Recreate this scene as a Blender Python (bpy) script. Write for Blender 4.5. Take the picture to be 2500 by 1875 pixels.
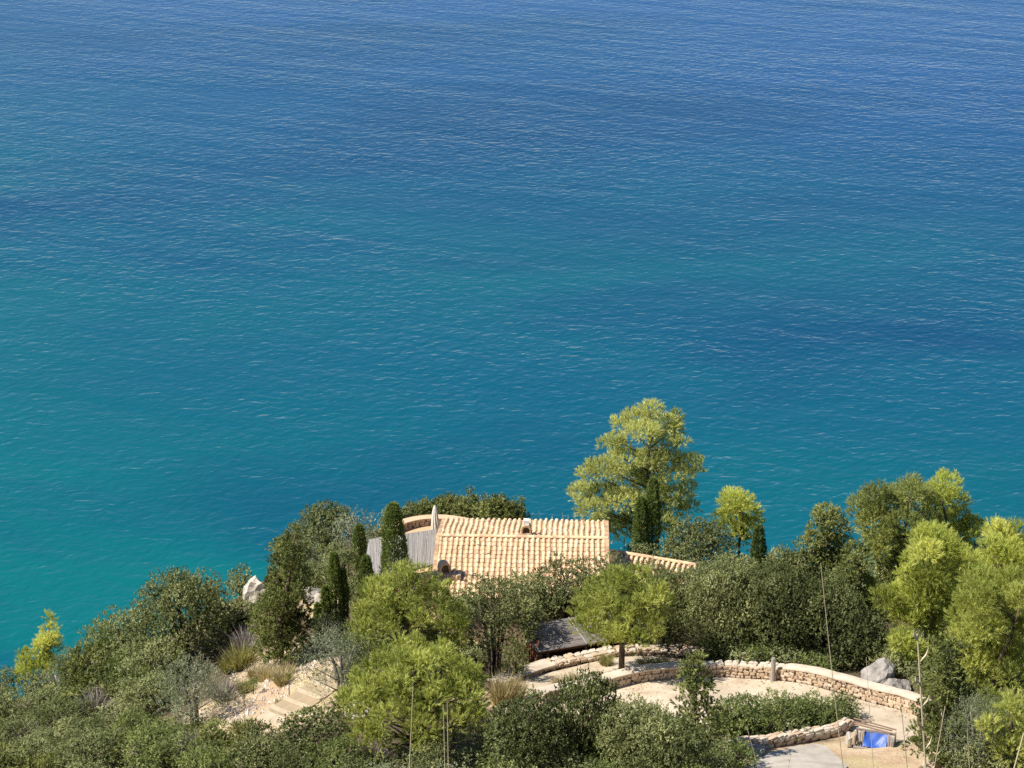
import bpy, math, random
import numpy as np
from mathutils import Matrix, Vector

R = math.radians
rnd = random.Random(7)
for o in list(bpy.data.objects):
    bpy.data.objects.remove(o)
sc = bpy.context.scene
COL = sc.collection

# ------------------------------------------------------------------ camera
CAM_Z = 85.0
TILT = R(21.2)                     # depression of the optical axis
HFOV = R(26.0)
F = 1250.0 / math.tan(HFOV / 2)    # focal length in pixels of the 2500 px wide photograph
cd = bpy.data.cameras.new('camera')
cam = bpy.data.objects.new('camera', cd)
COL.objects.link(cam)
cam.location = (0, 0, CAM_Z)
cam.rotation_euler = (math.pi / 2 - TILT, 0, 0)
cd.sensor_fit = 'HORIZONTAL'
cd.angle = HFOV
cd.clip_start = 0.2
cd.clip_end = 60000
sc.camera = cam

# ------------------------------------------------------------------ sky, sun, exposure
SUN_EL = R(51)
sun_h = Vector((-0.97, -0.24, 0)).normalized()       # towards the sun, on the ground plane
sun_dir = Vector((sun_h.x * math.cos(SUN_EL), sun_h.y * math.cos(SUN_EL), math.sin(SUN_EL)))
w = bpy.data.worlds.new('World')
sc.world = w
w.use_nodes = True
wn = w.node_tree
bgn = wn.nodes['Background']
sky = wn.nodes.new('ShaderNodeTexSky')
sky.sky_type = 'NISHITA'
sky.sun_disc = False
sky.sun_elevation = SUN_EL
sky.sun_rotation = math.atan2(sun_h.x, sun_h.y)
sky.air_density = 1.0
sky.dust_density = 0.1
sky.ozone_density = 3.0
sky.altitude = 1200.0
wn.links.new(sky.outputs[0], bgn.inputs[0])
bgn.inputs[1].default_value = 0.085
sl = bpy.data.lights.new('sun', 'SUN')
sl.energy = 4.7
sl.angle = R(0.53)
sl.color = (1.0, 0.94, 0.84)
so = bpy.data.objects.new('sun', sl)
COL.objects.link(so)
so.location = (-60, -20, 160)
so.rotation_euler = sun_dir.to_track_quat('Z', 'Y').to_euler()
sc.view_settings.view_transform = 'Standard'
sc.view_settings.look = 'None'
sc.view_settings.exposure = 0.68
sc.view_settings.gamma = 1.0
sc.view_settings.use_curve_mapping = False
sc.cycles.max_bounces = 6
sc.cycles.diffuse_bounces = 3
sc.cycles.glossy_bounces = 2
sc.cycles.transmission_bounces = 3
sc.cycles.use_denoising = False

# ------------------------------------------------------------------ helpers
FWD = np.array([0, math.cos(TILT), -math.sin(TILT)])
UPV = np.array([0, math.sin(TILT), math.cos(TILT)])
RGT = np.array([1.0, 0, 0])
EYE = np.array([0, 0, CAM_Z])

def ray(px, py):
    return FWD + RGT * ((px - 1250) / F) - UPV * ((py - 937.5) / F)

def atz(px, py, z):
    d = ray(px, py); return EYE + d * ((z - CAM_Z) / d[2])

def aty(px, py, y):
    d = ray(px, py); return EYE + d * (y / d[1])

def pxm(p):                        # photo pixels per metre at a place
    return F / float(np.dot(np.asarray(p) - EYE, FWD))

COSD = math.cos(R(26.5))

# ---- terrain height
FY = [-60, -10, 0, 2, 4, 6, 8, 20, 40, 60, 75, 82, 88, 93, 97, 99.5, 101, 103, 105, 118, 124, 200]
FZ = [100, 86, 83.4, 82.9, 82.05, 80.6, 79.1, 69.6, 55.5, 44.5, 38.2, 35.8, 34.3, 33.2, 32.4, 31.9, 31.2, 30.35, 30.0, 30.0, 29.4, 29.0]
EX = [-200, -60, -34, -29.6, -26.5, -21.8, -18, -15.4, -13.5, -11, -7.4, -3.6, 0.5, 1.6, 5.5, 10.6, 12.6, 13.7, 14.6, 17, 20, 24.5, 30, 60, 200]
EY = [60, 100, 110.5, 113.2, 113.5, 114.5, 116.6, 117, 120, 121.1, 121.2, 121, 120.6, 118.0, 117.6, 116, 115.6, 113.4, 110.8, 110.3, 111.3, 114.5, 114, 110, 90]

def smooth_interp(x, xs, ys):
    xs = np.array(xs, float); ys = np.array(ys, float)
    return np.interp(x, xs, ys)

# the lower pad on which the shed stands, behind the low wall of the upper path
W1X = [-0.55, -0.1, 0.38, 0.75, 1.61, 2.43, 3.62, 4.53, 5.46, 6.8, 8.11, 9.06, 9.65]
W1Y = [93.02, 93.78, 94.58, 95.07, 96.4, 97.14, 97.72, 98.1, 98.73, 99.14, 99.25, 98.95, 98.22]

_yy = np.linspace(-60, 200, 2601)
_fz = np.interp(_yy, FY, FZ)
_k = np.ones(31) / 31.0
_fs = np.convolve(np.pad(_fz, 15, 'edge'), _k, 'valid')
_fs = np.where(_yy < 12, _fz, _fs)

def terr(x, y):
    x = np.asarray(x, float); y = np.asarray(y, float)
    z = np.interp(y, _yy, _fs)
    far = np.clip((y - 70) / 15, 0, 1)
    z = z - far * 0.38 * np.log1p(np.exp((-8.5 - x) / 1.5)) * 1.5
    z = z + far * (0.10 * np.sin(x * 0.9 + y * 0.35) + 0.08 * np.sin(y * 1.1 - x * 0.5)) * np.clip((np.hypot(x - 1, y - 110) - 9) / 6, 0, 1)
    ye = smooth_interp(x, EX, EY)
    m = 1 / (1 + np.exp(-np.clip((y - np.interp(x, W1X, W1Y) - 1.0 - np.clip(-x - .5, 0, 4) * .5) / (0.1 + 0.22 * np.clip(-x - .5, 0, 4)), -40, 40)))
    m = m * np.clip((x + 5.5) / 3, 0, 1) * np.clip((7.4 - x) / 1.2, 0, 1)
    z = z * (1 - m) + np.minimum(z, 30.0) * m
    t = (y - ye)
    z = z - 1.15 * np.log1p(np.exp(np.clip(t / 1.2, -30, 60))) * 1.2
    return np.maximum(z, -14.0)

def at(px, py):
    d = ray(px, py)
    t = np.arange(40, 400, 0.1)
    P = EYE[None] + d[None] * t[:, None]
    below = P[:, 2] < terr(P[:, 0], P[:, 1])
    i = int(np.argmax(below))
    lo, hi = t[i] - 0.1, t[i]
    for _ in range(12):
        m = (lo + hi) / 2
        q = EYE + d * m
        if q[2] < terr(q[0], q[1]): hi = m
        else: lo = m
    q = EYE + d * hi
    return np.array([q[0], q[1], float(terr(q[0], q[1]))])

def base_at(px, py):
    """where a plant seen with its foot at this pixel stands, kept on the plateau"""
    d = ray(px, py)
    t = np.arange(60, 180, 0.1)
    P = EYE[None] + d[None] * t[:, None]
    ye = np.interp(P[:, 0], EX, EY)
    hit = (P[:, 2] < terr(P[:, 0], P[:, 1])) | (P[:, 1] > ye - 0.4)
    i = int(np.argmax(hit)); q = P[i]
    return np.array([q[0], q[1], float(terr(q[0], q[1])) - 0.03])

def tall(px, top, p):
    return float(aty(px, top, p[1])[2] - p[2])

# ---- objects
def mesh_np(name, V, faces, mats=None, tint=None, smooth=False):
    """faces: (M,k) int array or list of lists"""
    me = bpy.data.meshes.new(name)
    V = np.asarray(V, np.float32)
    if isinstance(faces, np.ndarray) and faces.ndim == 2:
        M, k = faces.shape
        me.vertices.add(len(V)); me.vertices.foreach_set('co', V.ravel())
        me.loops.add(M * k); me.loops.foreach_set('vertex_index', faces.astype(np.int32).ravel())
        me.polygons.add(M)
        me.polygons.foreach_set('loop_start', np.arange(0, M * k, k, dtype=np.int32))
        me.polygons.foreach_set('loop_total', np.full(M, k, np.int32))
    else:
        me.from_pydata(V.tolist(), [], [list(map(int, f)) for f in faces])
    if tint is not None:
        a = me.attributes.new('tint', 'FLOAT', 'POINT')
        a.data.foreach_set('value', np.asarray(tint, np.float32))
    me.update(calc_edges=True)
    if smooth:
        me.polygons.foreach_set('use_smooth', np.ones(len(me.polygons), bool))
    for m in (mats if isinstance(mats, (list, tuple)) else [mats]):
        if m: me.materials.append(m)
    return me

def link(name, data, parent=None, loc=None, rot=None, scale=None, label=None, cat=None, group=None, kind=None):
    o = bpy.data.objects.new(name, data)
    COL.objects.link(o)
    if parent is not None: o.parent = parent
    if loc is not None: o.location = [float(v) for v in loc]
    if rot is not None: o.rotation_euler = rot
    if scale is not None: o.scale = scale if hasattr(scale, '__len__') else (scale,) * 3
    if label: o['label'] = label
    if cat: o['category'] = cat
    if group: o['group'] = group
    if kind: o['kind'] = kind
    return o

class MB:
    """collects shapes into one mesh"""
    def __init__(s): s.v = []; s.f = []
    def add(s, V, Fs):
        b = len(s.v); s.v += [tuple(map(float, q)) for q in V]; s.f += [[i + b for i in f] for f in Fs]
    def box(s, c, size, M=None):
        x, y, z = [q / 2 for q in size]
        V = [(-x, -y, -z), (x, -y, -z), (x, y, -z), (-x, y, -z), (-x, -y, z), (x, -y, z), (x, y, z), (-x, y, z)]
        if M is not None: V = [tuple(M @ Vector(q)) for q in V]
        V = [(q[0] + c[0], q[1] + c[1], q[2] + c[2]) for q in V]
        s.add(V, [(0, 3, 2, 1), (4, 5, 6, 7), (0, 1, 5, 4), (1, 2, 6, 5), (2, 3, 7, 6), (3, 0, 4, 7)])
        return s
    def tube(s, pts, rad, n=7):
        pts = [Vector([float(c) for c in p]) for p in pts]
        rings = []
        for i, p in enumerate(pts):
            d = (pts[min(i + 1, len(pts) - 1)] - pts[max(i - 1, 0)]).normalized()
            a = d.cross(Vector((0.31, 0.93, 0.17))).normalized(); b = d.cross(a)
            r = rad[i] if hasattr(rad, '__len__') else rad
            rings.append([p + (a * math.cos(2 * math.pi * k / n) + b * math.sin(2 * math.pi * k / n)) * r for k in range(n)])
        V = [q for rg in rings for q in rg]
        Fs = []
        for i in range(len(pts) - 1):
            for k in range(n):
                k2 = (k + 1) % n
                Fs.append((i * n + k, i * n + k2, (i + 1) * n + k2, (i + 1) * n + k))
        Fs.append(tuple(range(n - 1, -1, -1)))
        Fs.append(tuple((len(pts) - 1) * n + k for k in range(n)))
        s.add(V, Fs); return s
    def mesh(s, name, mat, smooth=False):
        return mesh_np(name, np.array(s.v, np.float32), s.f, mat, smooth=smooth)
    def build(s, name, mat, parent=None, smooth=False, **k):
        return link(name, s.mesh(name, mat, smooth), parent, **k)

# ------------------------------------------------------------------ materials
def nt(name):
    m = bpy.data.materials.new(name); m.use_nodes = True
    t = m.node_tree; t.nodes.clear()
    out = t.nodes.new('ShaderNodeOutputMaterial')
    return m, t, out

def node(t, kind, **kw):
    n = t.nodes.new(kind)
    for k, v in kw.items():
        if k.startswith('i_'):
            key = k[2:]
            n.inputs[int(key) if key.isdigit() else key.replace('_', ' ')].default_value = v
        else: setattr(n, k, v)
    return n

def ramp(t, fac, stops):
    r = t.nodes.new('ShaderNodeValToRGB')
    e = r.color_ramp.elements
    while len(e) < len(stops): e.new(0.5)
    for q, (p, c) in zip(e, stops):
        q.position = p; q.color = (c[0], c[1], c[2], 1)
    t.links.new(fac, r.inputs[0])
    return r.outputs[0]

def noise(t, scale, detail=4, rough=0.55, vec=None, dist=0.0):
    n = node(t, 'ShaderNodeTexNoise', i_Scale=scale, i_Detail=detail, i_Roughness=rough, i_Distortion=dist)
    if vec is not None: t.links.new(vec, n.inputs['Vector'])
    return n.outputs['Fac']

def math_n(t, op, a, b=None, clamp=False):
    n = node(t, 'ShaderNodeMath', operation=op, use_clamp=clamp)
    for i, v in enumerate((a, b)):
        if v is None: continue
        if isinstance(v, (int, float)): n.inputs[i].default_value = v
        else: t.links.new(v, n.inputs[i])
    return n.outputs[0]

def mixc(t, fac, a, b, blend='MIX'):
    n = node(t, 'ShaderNodeMix', data_type='RGBA', blend_type=blend)
    for i, v in ((0, fac), (6, a), (7, b)):
        if isinstance(v, (int, float)): n.inputs[i].default_value = v
        elif isinstance(v, tuple): n.inputs[i].default_value = (*v, 1)
        else: t.links.new(v, n.inputs[i])
    return n.outputs[2]

def leaf_mat(name, stops, trans=0.28, gloss=0.05, hue=0.25):
    m, t, out = nt(name)
    at_ = node(t, 'ShaderNodeAttribute', attribute_name='tint')
    oi = node(t, 'ShaderNodeObjectInfo')
    f = math_n(t, 'ADD', at_.outputs['Fac'], math_n(t, 'MULTIPLY', math_n(t, 'SUBTRACT', oi.outputs['Random'], 0.5), hue), True)
    c = ramp(t, f, stops)
    d = node(t, 'ShaderNodeBsdfDiffuse'); tr = node(t, 'ShaderNodeBsdfTranslucent')
    g = node(t, 'ShaderNodeBsdfGlossy', i_Roughness=0.45)
    g.inputs['Color'].default_value = (0.8, 0.85, 0.8, 1)
    t.links.new(c, d.inputs[0])
    t.links.new(mixc(t, 1.0, c, (1.15, 1.1, 0.55), 'MULTIPLY'), tr.inputs[0])
    m1 = node(t, 'ShaderNodeMixShader', i_0=trans); m2 = node(t, 'ShaderNodeMixShader', i_0=gloss)
    t.links.new(d.outputs[0], m1.inputs[1]); t.links.new(tr.outputs[0], m1.inputs[2])
    t.links.new(m1.outputs[0], m2.inputs[1]); t.links.new(g.outputs[0], m2.inputs[2])
    t.links.new(m2.outputs[0], out.inputs[0])
    return m

def surf(name, stops, scale=3.0, detail=6, rough=0.85, bump=0.0, bscale=None, rand=0.0, spec=0.2, stretch=None, island=False):
    m, t, out = nt(name)
    b = node(t, 'ShaderNodeBsdfPrincipled', i_Roughness=rough)
    b.inputs['Specular IOR Level'].default_value = spec
    tc = node(t, 'ShaderNodeTexCoord')
    vec = tc.outputs['Object']
    oi = node(t, 'ShaderNodeObjectInfo')
    if stretch:
        mp = node(t, 'ShaderNodeMapping', i_Scale=stretch); t.links.new(vec, mp.inputs[0]); vec = mp.outputs[0]
    if rand:
        va = node(t, 'ShaderNodeVectorMath', operation='ADD'); t.links.new(vec, va.inputs[0])
        vs = node(t, 'ShaderNodeVectorMath', operation='SCALE'); vs.inputs[0].default_value = (37, 91, 53)
        t.links.new(oi.outputs['Random'], vs.inputs['Scale']); t.links.new(vs.outputs[0], va.inputs[1]); vec = va.outputs[0]
    f = noise(t, scale, detail, 0.6, vec)
    f = math_n(t, 'ADD', math_n(t, 'MULTIPLY', math_n(t, 'SUBTRACT', f, 0.5), 1.7), 0.5)
    if rand:
        rr = oi.outputs['Random']
        if island:
            g = node(t, 'ShaderNodeNewGeometry')
            rr = math_n(t, 'FRACT', math_n(t, 'ADD', rr, g.outputs['Random Per Island']))
        f = math_n(t, 'ADD', math_n(t, 'MULTIPLY', f, 1 - rand), math_n(t, 'MULTIPLY', rr, rand))
    t.links.new(ramp(t, f, stops), b.inputs['Base Color'])
    if bump:
        bn = node(t, 'ShaderNodeBump', i_Strength=1.0, i_Distance=bump)
        t.links.new(noise(t, bscale or scale * 3, 5, 0.6, vec), bn.inputs['Height'])
        t.links.new(bn.outputs[0], b.inputs['Normal'])
    t.links.new(b.outputs[0], out.inputs[0])
    return m

M = {}
M['oak'] = leaf_mat('holm_oak_leaf', [(0.0, (0.073, 0.093, 0.029)), (0.5, (0.174, 0.198, 0.074)), (1.0, (0.405, 0.420, 0.185))], 0.25, 0.02, 0.5)
M['mastic'] = leaf_mat('mastic_leaf', [(0.0, (0.101, 0.129, 0.043)), (0.5, (0.234, 0.265, 0.109)), (1.0, (0.467, 0.488, 0.239))], 0.28, 0.02, 0.45)
M['green'] = leaf_mat('fresh_shrub_leaf', [(0.0, (0.072, 0.105, 0.030)), (0.5, (0.166, 0.210, 0.066)), (1.0, (0.381, 0.421, 0.141))], 0.3, 0.02)
M['olive'] = leaf_mat('olive_leaf', [(0.0, (0.115, 0.136, 0.078)), (0.5, (0.243, 0.275, 0.170)), (1.0, (0.488, 0.508, 0.328))], 0.22, 0.03)
M['pine'] = leaf_mat('pine_needle', [(0.0, (0.126, 0.161, 0.039)), (0.5, (0.400, 0.443, 0.114)), (1.0, (0.679, 0.703, 0.232))], 0.36, 0.01, 0.12)
M['pine_y'] = leaf_mat('yellow_pine_needle', [(0.0, (0.183, 0.213, 0.048)), (0.5, (0.521, 0.571, 0.138)), (1.0, (0.785, 0.788, 0.271))], 0.36, 0.01, 0.08)
M['pine_d'] = leaf_mat('dark_pine_needle', [(0.0, (0.114, 0.145, 0.056)), (0.5, (0.399, 0.437, 0.147)), (1.0, (0.722, 0.737, 0.315))], 0.34, 0.01, 0.15)
M['cypress'] = leaf_mat('cypress_scale_leaf', [(0.0, (0.065, 0.103, 0.034)), (0.5, (0.176, 0.234, 0.065)), (1.0, (0.329, 0.384, 0.114))], 0.2, 0.015)
M['juniper'] = leaf_mat('juniper_leaf', [(0.0, (0.070, 0.092, 0.029)), (0.5, (0.218, 0.246, 0.075)), (1.0, (0.436, 0.446, 0.167))], 0.26, 0.015)
M['dry'] = leaf_mat('dry_grass_blade', [(0.0, (0.275, 0.224, 0.110)), (0.5, (0.444, 0.370, 0.206)), (1.0, (0.612, 0.527, 0.358))], 0.3, 0.03)
M['dryg'] = leaf_mat('greenish_dry_grass', [(0.0, (0.180, 0.168, 0.055)), (0.5, (0.306, 0.292, 0.110)), (1.0, (0.444, 0.415, 0.193))], 0.3, 0.03)
M['grey'] = leaf_mat('grey_dead_twig', [(0.0, (0.180, 0.155, 0.140)), (0.5, (0.317, 0.277, 0.258)), (1.0, (0.444, 0.405, 0.386))], 0.1, 0.02)
M['bark'] = surf('bark', [(0.2, (0.06, 0.045, 0.033)), (0.8, (0.17, 0.135, 0.1))], 9, bump=0.01, stretch=(1, 1, 0.3))
M['bark_grey'] = surf('grey_bark', [(0.2, (0.14, 0.12, 0.1)), (0.8, (0.34, 0.3, 0.26))], 9, bump=0.008, stretch=(1, 1, 0.3))
M['tile'] = surf('clay_roof_tile', [(0.0, (0.33, 0.19, 0.12)), (0.12, (0.5, 0.37, 0.26)), (0.24, (0.62, 0.38, 0.24)), (0.5, (0.69, 0.495, 0.285)), (0.78, (0.76, 0.60, 0.38)), (1.0, (0.66, 0.58, 0.43))], 5, 5, 0.9, bump=0.004, bscale=24, rand=0.62, island=True)
M['tile_under'] = surf('dark_channel_tile', [(0.0, (0.22, 0.13, 0.08)), (0.5, (0.52, 0.34, 0.2)), (1.0, (0.62, 0.46, 0.3))], 3.5, 8, 0.92, bump=0.004, bscale=20, rand=0.4, island=True)  # coloured darker than the cover tiles, for contrast in the gaps
M['plaster'] = surf('ochre_plaster', [(0.2, (0.46, 0.32, 0.2)), (0.8, (0.58, 0.43, 0.29))], 2.2, bump=0.006, bscale=14)
M['terrace'] = surf('terracotta_paving', [(0.2, (0.5, 0.33, 0.19)), (0.8, (0.6, 0.42, 0.26))], 1.5, bump=0.002)
M['coping'] = surf('pale_wall_coping', [(0.1, (0.46, 0.37, 0.28)), (0.5, (0.58, 0.48, 0.37)), (0.9, (0.66, 0.57, 0.46))], 2.0, 8, bump=0.008, bscale=12)
M['coping_o'] = surf('warm_terrace_coping', [(0.1, (0.52, 0.36, 0.22)), (0.9, (0.64, 0.47, 0.31))], 2.4, 8, bump=0.006, bscale=12)
M['stone'] = surf('ochre_limestone', [(0.0, (0.24, 0.18, 0.13)), (0.25, (0.42, 0.31, 0.22)), (0.5, (0.52, 0.39, 0.26)), (0.75, (0.56, 0.45, 0.34)), (1.0, (0.62, 0.53, 0.42))], 5, 6, 0.92, bump=0.02, bscale=8, rand=0.55)
M['stone_w'] = surf('pale_limestone', [(0.0, (0.4, 0.33, 0.25)), (0.4, (0.56, 0.48, 0.38)), (1.0, (0.68, 0.6, 0.5))], 4, 7, 0.92, bump=0.03, bscale=7, rand=0.35)
M['rock_g'] = surf('grey_limestone', [(0.15, (0.1, 0.09, 0.08)), (0.4, (0.26, 0.235, 0.21)), (0.85, (0.46, 0.42, 0.385))], 2.6, 10, 0.92, bump=0.22, bscale=3.5)
M['rock_w'] = surf('white_limestone', [(0.05, (0.25, 0.21, 0.17)), (0.4, (0.48, 0.42, 0.35)), (0.9, (0.64, 0.57, 0.49))], 2.2, 9, 0.92, bump=0.08, bscale=4)
M['mortar'] = surf('earth_mortar', [(0.2, (0.11, 0.08, 0.055)), (0.8, (0.24, 0.175, 0.12))], 6, bump=0.01)
M['cane'] = surf('weathered_grey_cane', [(0.0, (0.27, 0.25, 0.23)), (0.5, (0.36, 0.335, 0.31)), (1.0, (0.45, 0.42, 0.39))], 3, 8, 0.9, rand=0.6, island=True)
M['cane_d'] = surf('old_brown_cane', [(0.0, (0.15, 0.13, 0.12)), (0.5, (0.27, 0.24, 0.22)), (1.0, (0.38, 0.345, 0.32))], 3, 8, 0.9, rand=0.6, island=True)
M['wood_r'] = surf('shaded_red_board', [(0.1, (0.11, 0.042, 0.024)), (0.9, (0.19, 0.08, 0.045))], 4, bump=0.004, rand=0.4, stretch=(0.4, 1, 3))  # red boards, base colour darkened to hold the shade of the oak beside
M['wood_g'] = surf('grey_board', [(0.1, (0.2, 0.17, 0.15)), (0.9, (0.38, 0.34, 0.3))], 4, bump=0.004, rand=0.5, stretch=(2, 2, 0.3))
M['wood_b'] = surf('brown_plank', [(0.1, (0.17, 0.1, 0.07)), (0.9, (0.32, 0.21, 0.15))], 4, bump=0.004, rand=0.5, stretch=(0.3, 2, 2))
M['tarp'] = surf('blue_tarpaulin', [(0.1, (0.02, 0.075, 0.34)), (0.9, (0.035, 0.11, 0.46))], 4, rough=0.45, bump=0.015, bscale=6, spec=0.5)
M['white'] = surf('white_flue', [(0.1, (0.7, 0.69, 0.66)), (0.9, (0.8, 0.79, 0.77))], 6, bump=0.003)
M['canvas'] = surf('cream_canvas', [(0.1, (0.62, 0.58, 0.48)), (0.9, (0.76, 0.72, 0.62))], 5, bump=0.01, stretch=(3, 3, 0.4))
M['slab'] = surf('grey_concrete_slab', [(0.15, (0.34, 0.3, 0.25)), (0.5, (0.44, 0.395, 0.335)), (0.85, (0.52, 0.47, 0.41))], 1.4, 9, 0.9, bump=0.01, bscale=9)
M['tread'] = surf('tan_timber_tread', [(0.1, (0.33, 0.25, 0.16)), (0.9, (0.44, 0.34, 0.22))], 3, bump=0.003, stretch=(0.4, 3, 1))
M['pale'] = surf('pale_stone_edge', [(0.1, (0.4, 0.31, 0.21)), (0.5, (0.52, 0.42, 0.29)), (0.9, (0.6, 0.5, 0.37))], 3, 8, bump=0.01)
M['path'] = surf('pale_gravel', [(0.05, (0.36, 0.27, 0.18)), (0.35, (0.5, 0.405, 0.29)), (0.6, (0.57, 0.475, 0.35)), (0.95, (0.64, 0.555, 0.435))], 0.9, 12, 0.95, bump=0.012, bscale=16)
M['straw'] = surf('straw_stem', [(0.1, (0.52, 0.42, 0.25)), (0.9, (0.7, 0.6, 0.4))], 20)

def ground_mat():
    m, t, out = nt('hillside_soil')
    b = node(t, 'ShaderNodeBsdfPrincipled', i_Roughness=0.95); b.inputs['Specular IOR Level'].default_value = 0.1
    tc = node(t, 'ShaderNodeTexCoord').outputs['Object']
    n1 = noise(t, 0.8, 8, 0.65, tc); n2 = noise(t, 5, 6, 0.6, tc); n3 = noise(t, 0.35, 3, 0.5, tc)
    litter = ramp(t, n2, [(0.3, (0.06, 0.045, 0.028)), (0.7, (0.16, 0.125, 0.08))])
    bare = ramp(t, n1, [(0.28, (0.36, 0.22, 0.14)), (0.42, (0.46, 0.33, 0.21)), (0.55, (0.52, 0.4, 0.26)), (0.7, (0.56, 0.46, 0.34))])
    bare = mixc(t, math_n(t, 'MULTIPLY', ramp(t, n3, [(0.45, (0, 0, 0)), (0.6, (1, 1, 1))]), 0.6), bare, (0.46, 0.37, 0.18))
    a = node(t, 'ShaderNodeAttribute', attribute_name='tint')
    t.links.new(mixc(t, a.outputs['Fac'], litter, bare), b.inputs['Base Color'])
    bn = node(t, 'ShaderNodeBump', i_Strength=1.0, i_Distance=0.1)
    t.links.new(noise(t, 4, 8, 0.65, tc), bn.inputs['Height']); t.links.new(bn.outputs[0], b.inputs['Normal'])
    t.links.new(b.outputs[0], out.inputs[0])
    return m
M['ground'] = ground_mat()

def sea_mat():
    m, t, out = nt('sea_water')
    tc = node(t, 'ShaderNodeTexCoord').outputs['Object']
    sep = node(t, 'ShaderNodeSeparateXYZ'); t.links.new(tc, sep.inputs[0])
    # depth of the water: shallow over sand near the shore (left), deeper outwards and to the right
    dist = math_n(t, 'ADD', sep.outputs['Y'], math_n(t, 'MULTIPLY', sep.outputs['X'], 0.62))
    mp = node(t, 'ShaderNodeMapping', i_Scale=(0.75, 1.0, 1), i_Rotation=(0, 0, -0.5)); t.links.new(tc, mp.inputs[0])
    nb = noise(t, 0.016, 3, 0.5, mp.outputs[0], 0.4)
    dn = math_n(t, 'ADD', dist, math_n(t, 'MULTIPLY', math_n(t, 'SUBTRACT', nb, 0.5), 200))
    mr = node(t, 'ShaderNodeMapRange', i_1=148.0, i_2=425.0); t.links.new(dn, mr.inputs[0])
    c = ramp(t, mr.outputs[0], [(0.0, (0.001, 0.112, 0.122)), (0.2, (0.001, 0.089, 0.120)), (0.42, (0.001, 0.070, 0.124)), (0.7, (0.002, 0.055, 0.136)), (1.0, (0.006, 0.060, 0.17))])
    # dark seagrass beds on the bottom
    mp2 = node(t, 'ShaderNodeMapping', i_Scale=(0.45, 1, 1), i_Location=(13, 4, 0)); t.links.new(tc, mp2.inputs[0])
    sg = ramp(t, noise(t, 0.024, 4, 0.55, mp2.outputs[0], 0.6), [(0.48, (0, 0, 0)), (0.66, (1, 1, 1))])
    c = mixc(t, math_n(t, 'MULTIPLY', sg, 0.7), c, (0.001, 0.042, 0.105))
    b = node(t, 'ShaderNodeBsdfPrincipled', i_Roughness=0.09, i_IOR=1.333)
    b.inputs['Specular IOR Level'].default_value = 0.34
    t.links.new(c, b.inputs['Base Color'])
    def wv(scale, sx, sy, rot, det, dis=0.0):
        mpn = node(t, 'ShaderNodeMapping', vector_type='TEXTURE', i_Scale=(1 / sx, 1 / sy, 1), i_Rotation=(0, 0, rot))
        t.links.new(tc, mpn.inputs[0])
        return noise(t, scale, det, 0.5, mpn.outputs[0], dis)
    h = math_n(t, 'MULTIPLY', wv(1.0, 0.7, 1, 0.30, 1, 0.5), 0.112)
    h = math_n(t, 'ADD', h, math_n(t, 'MULTIPLY', wv(0.52, 0.6, 1, -0.5, 1, 0.4), 0.105))
    h = math_n(t, 'ADD', h, math_n(t, 'MULTIPLY', wv(0.24, 0.5, 1, 0.45, 1, 0.3), 0.085))
    h = math_n(t, 'ADD', h, math_n(t, 'MULTIPLY', wv(2.1, 0.9, 1, -0.2, 1, 0.3), 0.032))
    # the breeze is uneven: rougher and calmer patches
    gust = math_n(t, 'ADD', math_n(t, 'MULTIPLY', wv(0.028, 0.5, 1, -0.4, 3, 0.5), 1.5), 0.22)
    off = node(t, 'ShaderNodeMapRange', i_1=150.0, i_2=450.0, i_3=1.05, i_4=0.74); t.links.new(sep.outputs['Y'], off.inputs[0])
    h = math_n(t, 'MULTIPLY', math_n(t, 'MULTIPLY', h, gust), off.outputs[0])
    # long swell running obliquely to the shore
    h = math_n(t, 'ADD', h, math_n(t, 'MULTIPLY', wv(0.16, 0.12, 1, -0.42, 1, 0.15), 0.17))
    bn = node(t, 'ShaderNodeBump', i_Strength=1.0, i_Distance=1.0)
    t.links.new(h, bn.inputs['Height']); t.links.new(bn.outputs[0], b.inputs['Normal'])
    t.links.new(b.outputs[0], out.inputs[0])
    return m
M['sea'] = sea_mat()

# ------------------------------------------------------------------ sea and ground
S = 30000.0
link('sea', mesh_np('sea', [(-S, -S, 0), (S, -S, 0), (S, S, 0), (-S, S, 0)], [[0, 1, 2, 3]], M['sea']), kind='structure')

# patches of bare soil (centre x, y and radii in metres, on the plan)
def ell(px, py, rx, ry):
    p = at(px, py); return (p[0], p[1], rx, ry)
BARE = [ell(640, 1700, 3.6, 3.6), ell(700, 1740, 3.2, 3.0), ell(560, 1760, 2.6, 3.0), ell(740, 1640, 2.2, 2.5), ell(660, 1620, 2.2, 2.2), ell(790, 1460, 1.4, 2.2),
        ell(2060, 1860, 5.2, 3.4), ell(2180, 1800, 2.5, 2.5), ell(1230, 1690, 2.4, 1.6), ell(1400, 1720, 2.0, 3), ell(1500, 1690, 4, 2)]
xs = np.concatenate([np.linspace(-400, -48, 12), np.arange(-44, 44.1, 0.5), np.linspace(48, 400, 12)])
ys = np.concatenate([np.linspace(-60, -2, 8), np.arange(-1, 12, 0.5), np.linspace(13, 74, 24), np.arange(75, 134, 0.5), np.linspace(135, 200, 18)])
X, Y = np.meshgrid(xs, ys)
Z = terr(X, Y)
rg = np.random.default_rng(3)
mask = (np.abs(X) < 44) & (Y > 75) & (Y < 134)
tb = np.zeros_like(X)
for (cx, cy, rx, ry) in BARE:
    q = np.hypot((X - cx) / rx, (Y - cy) / ry) + 0.25 * np.sin(X * 2.1 + Y) * np.sin(Y * 1.7 - X)
    tb = np.maximum(tb, np.clip((1.15 - q) / 0.3, 0, 1))
ny, nx = X.shape
idx = np.arange(nx * ny).reshape(ny, nx)
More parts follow.
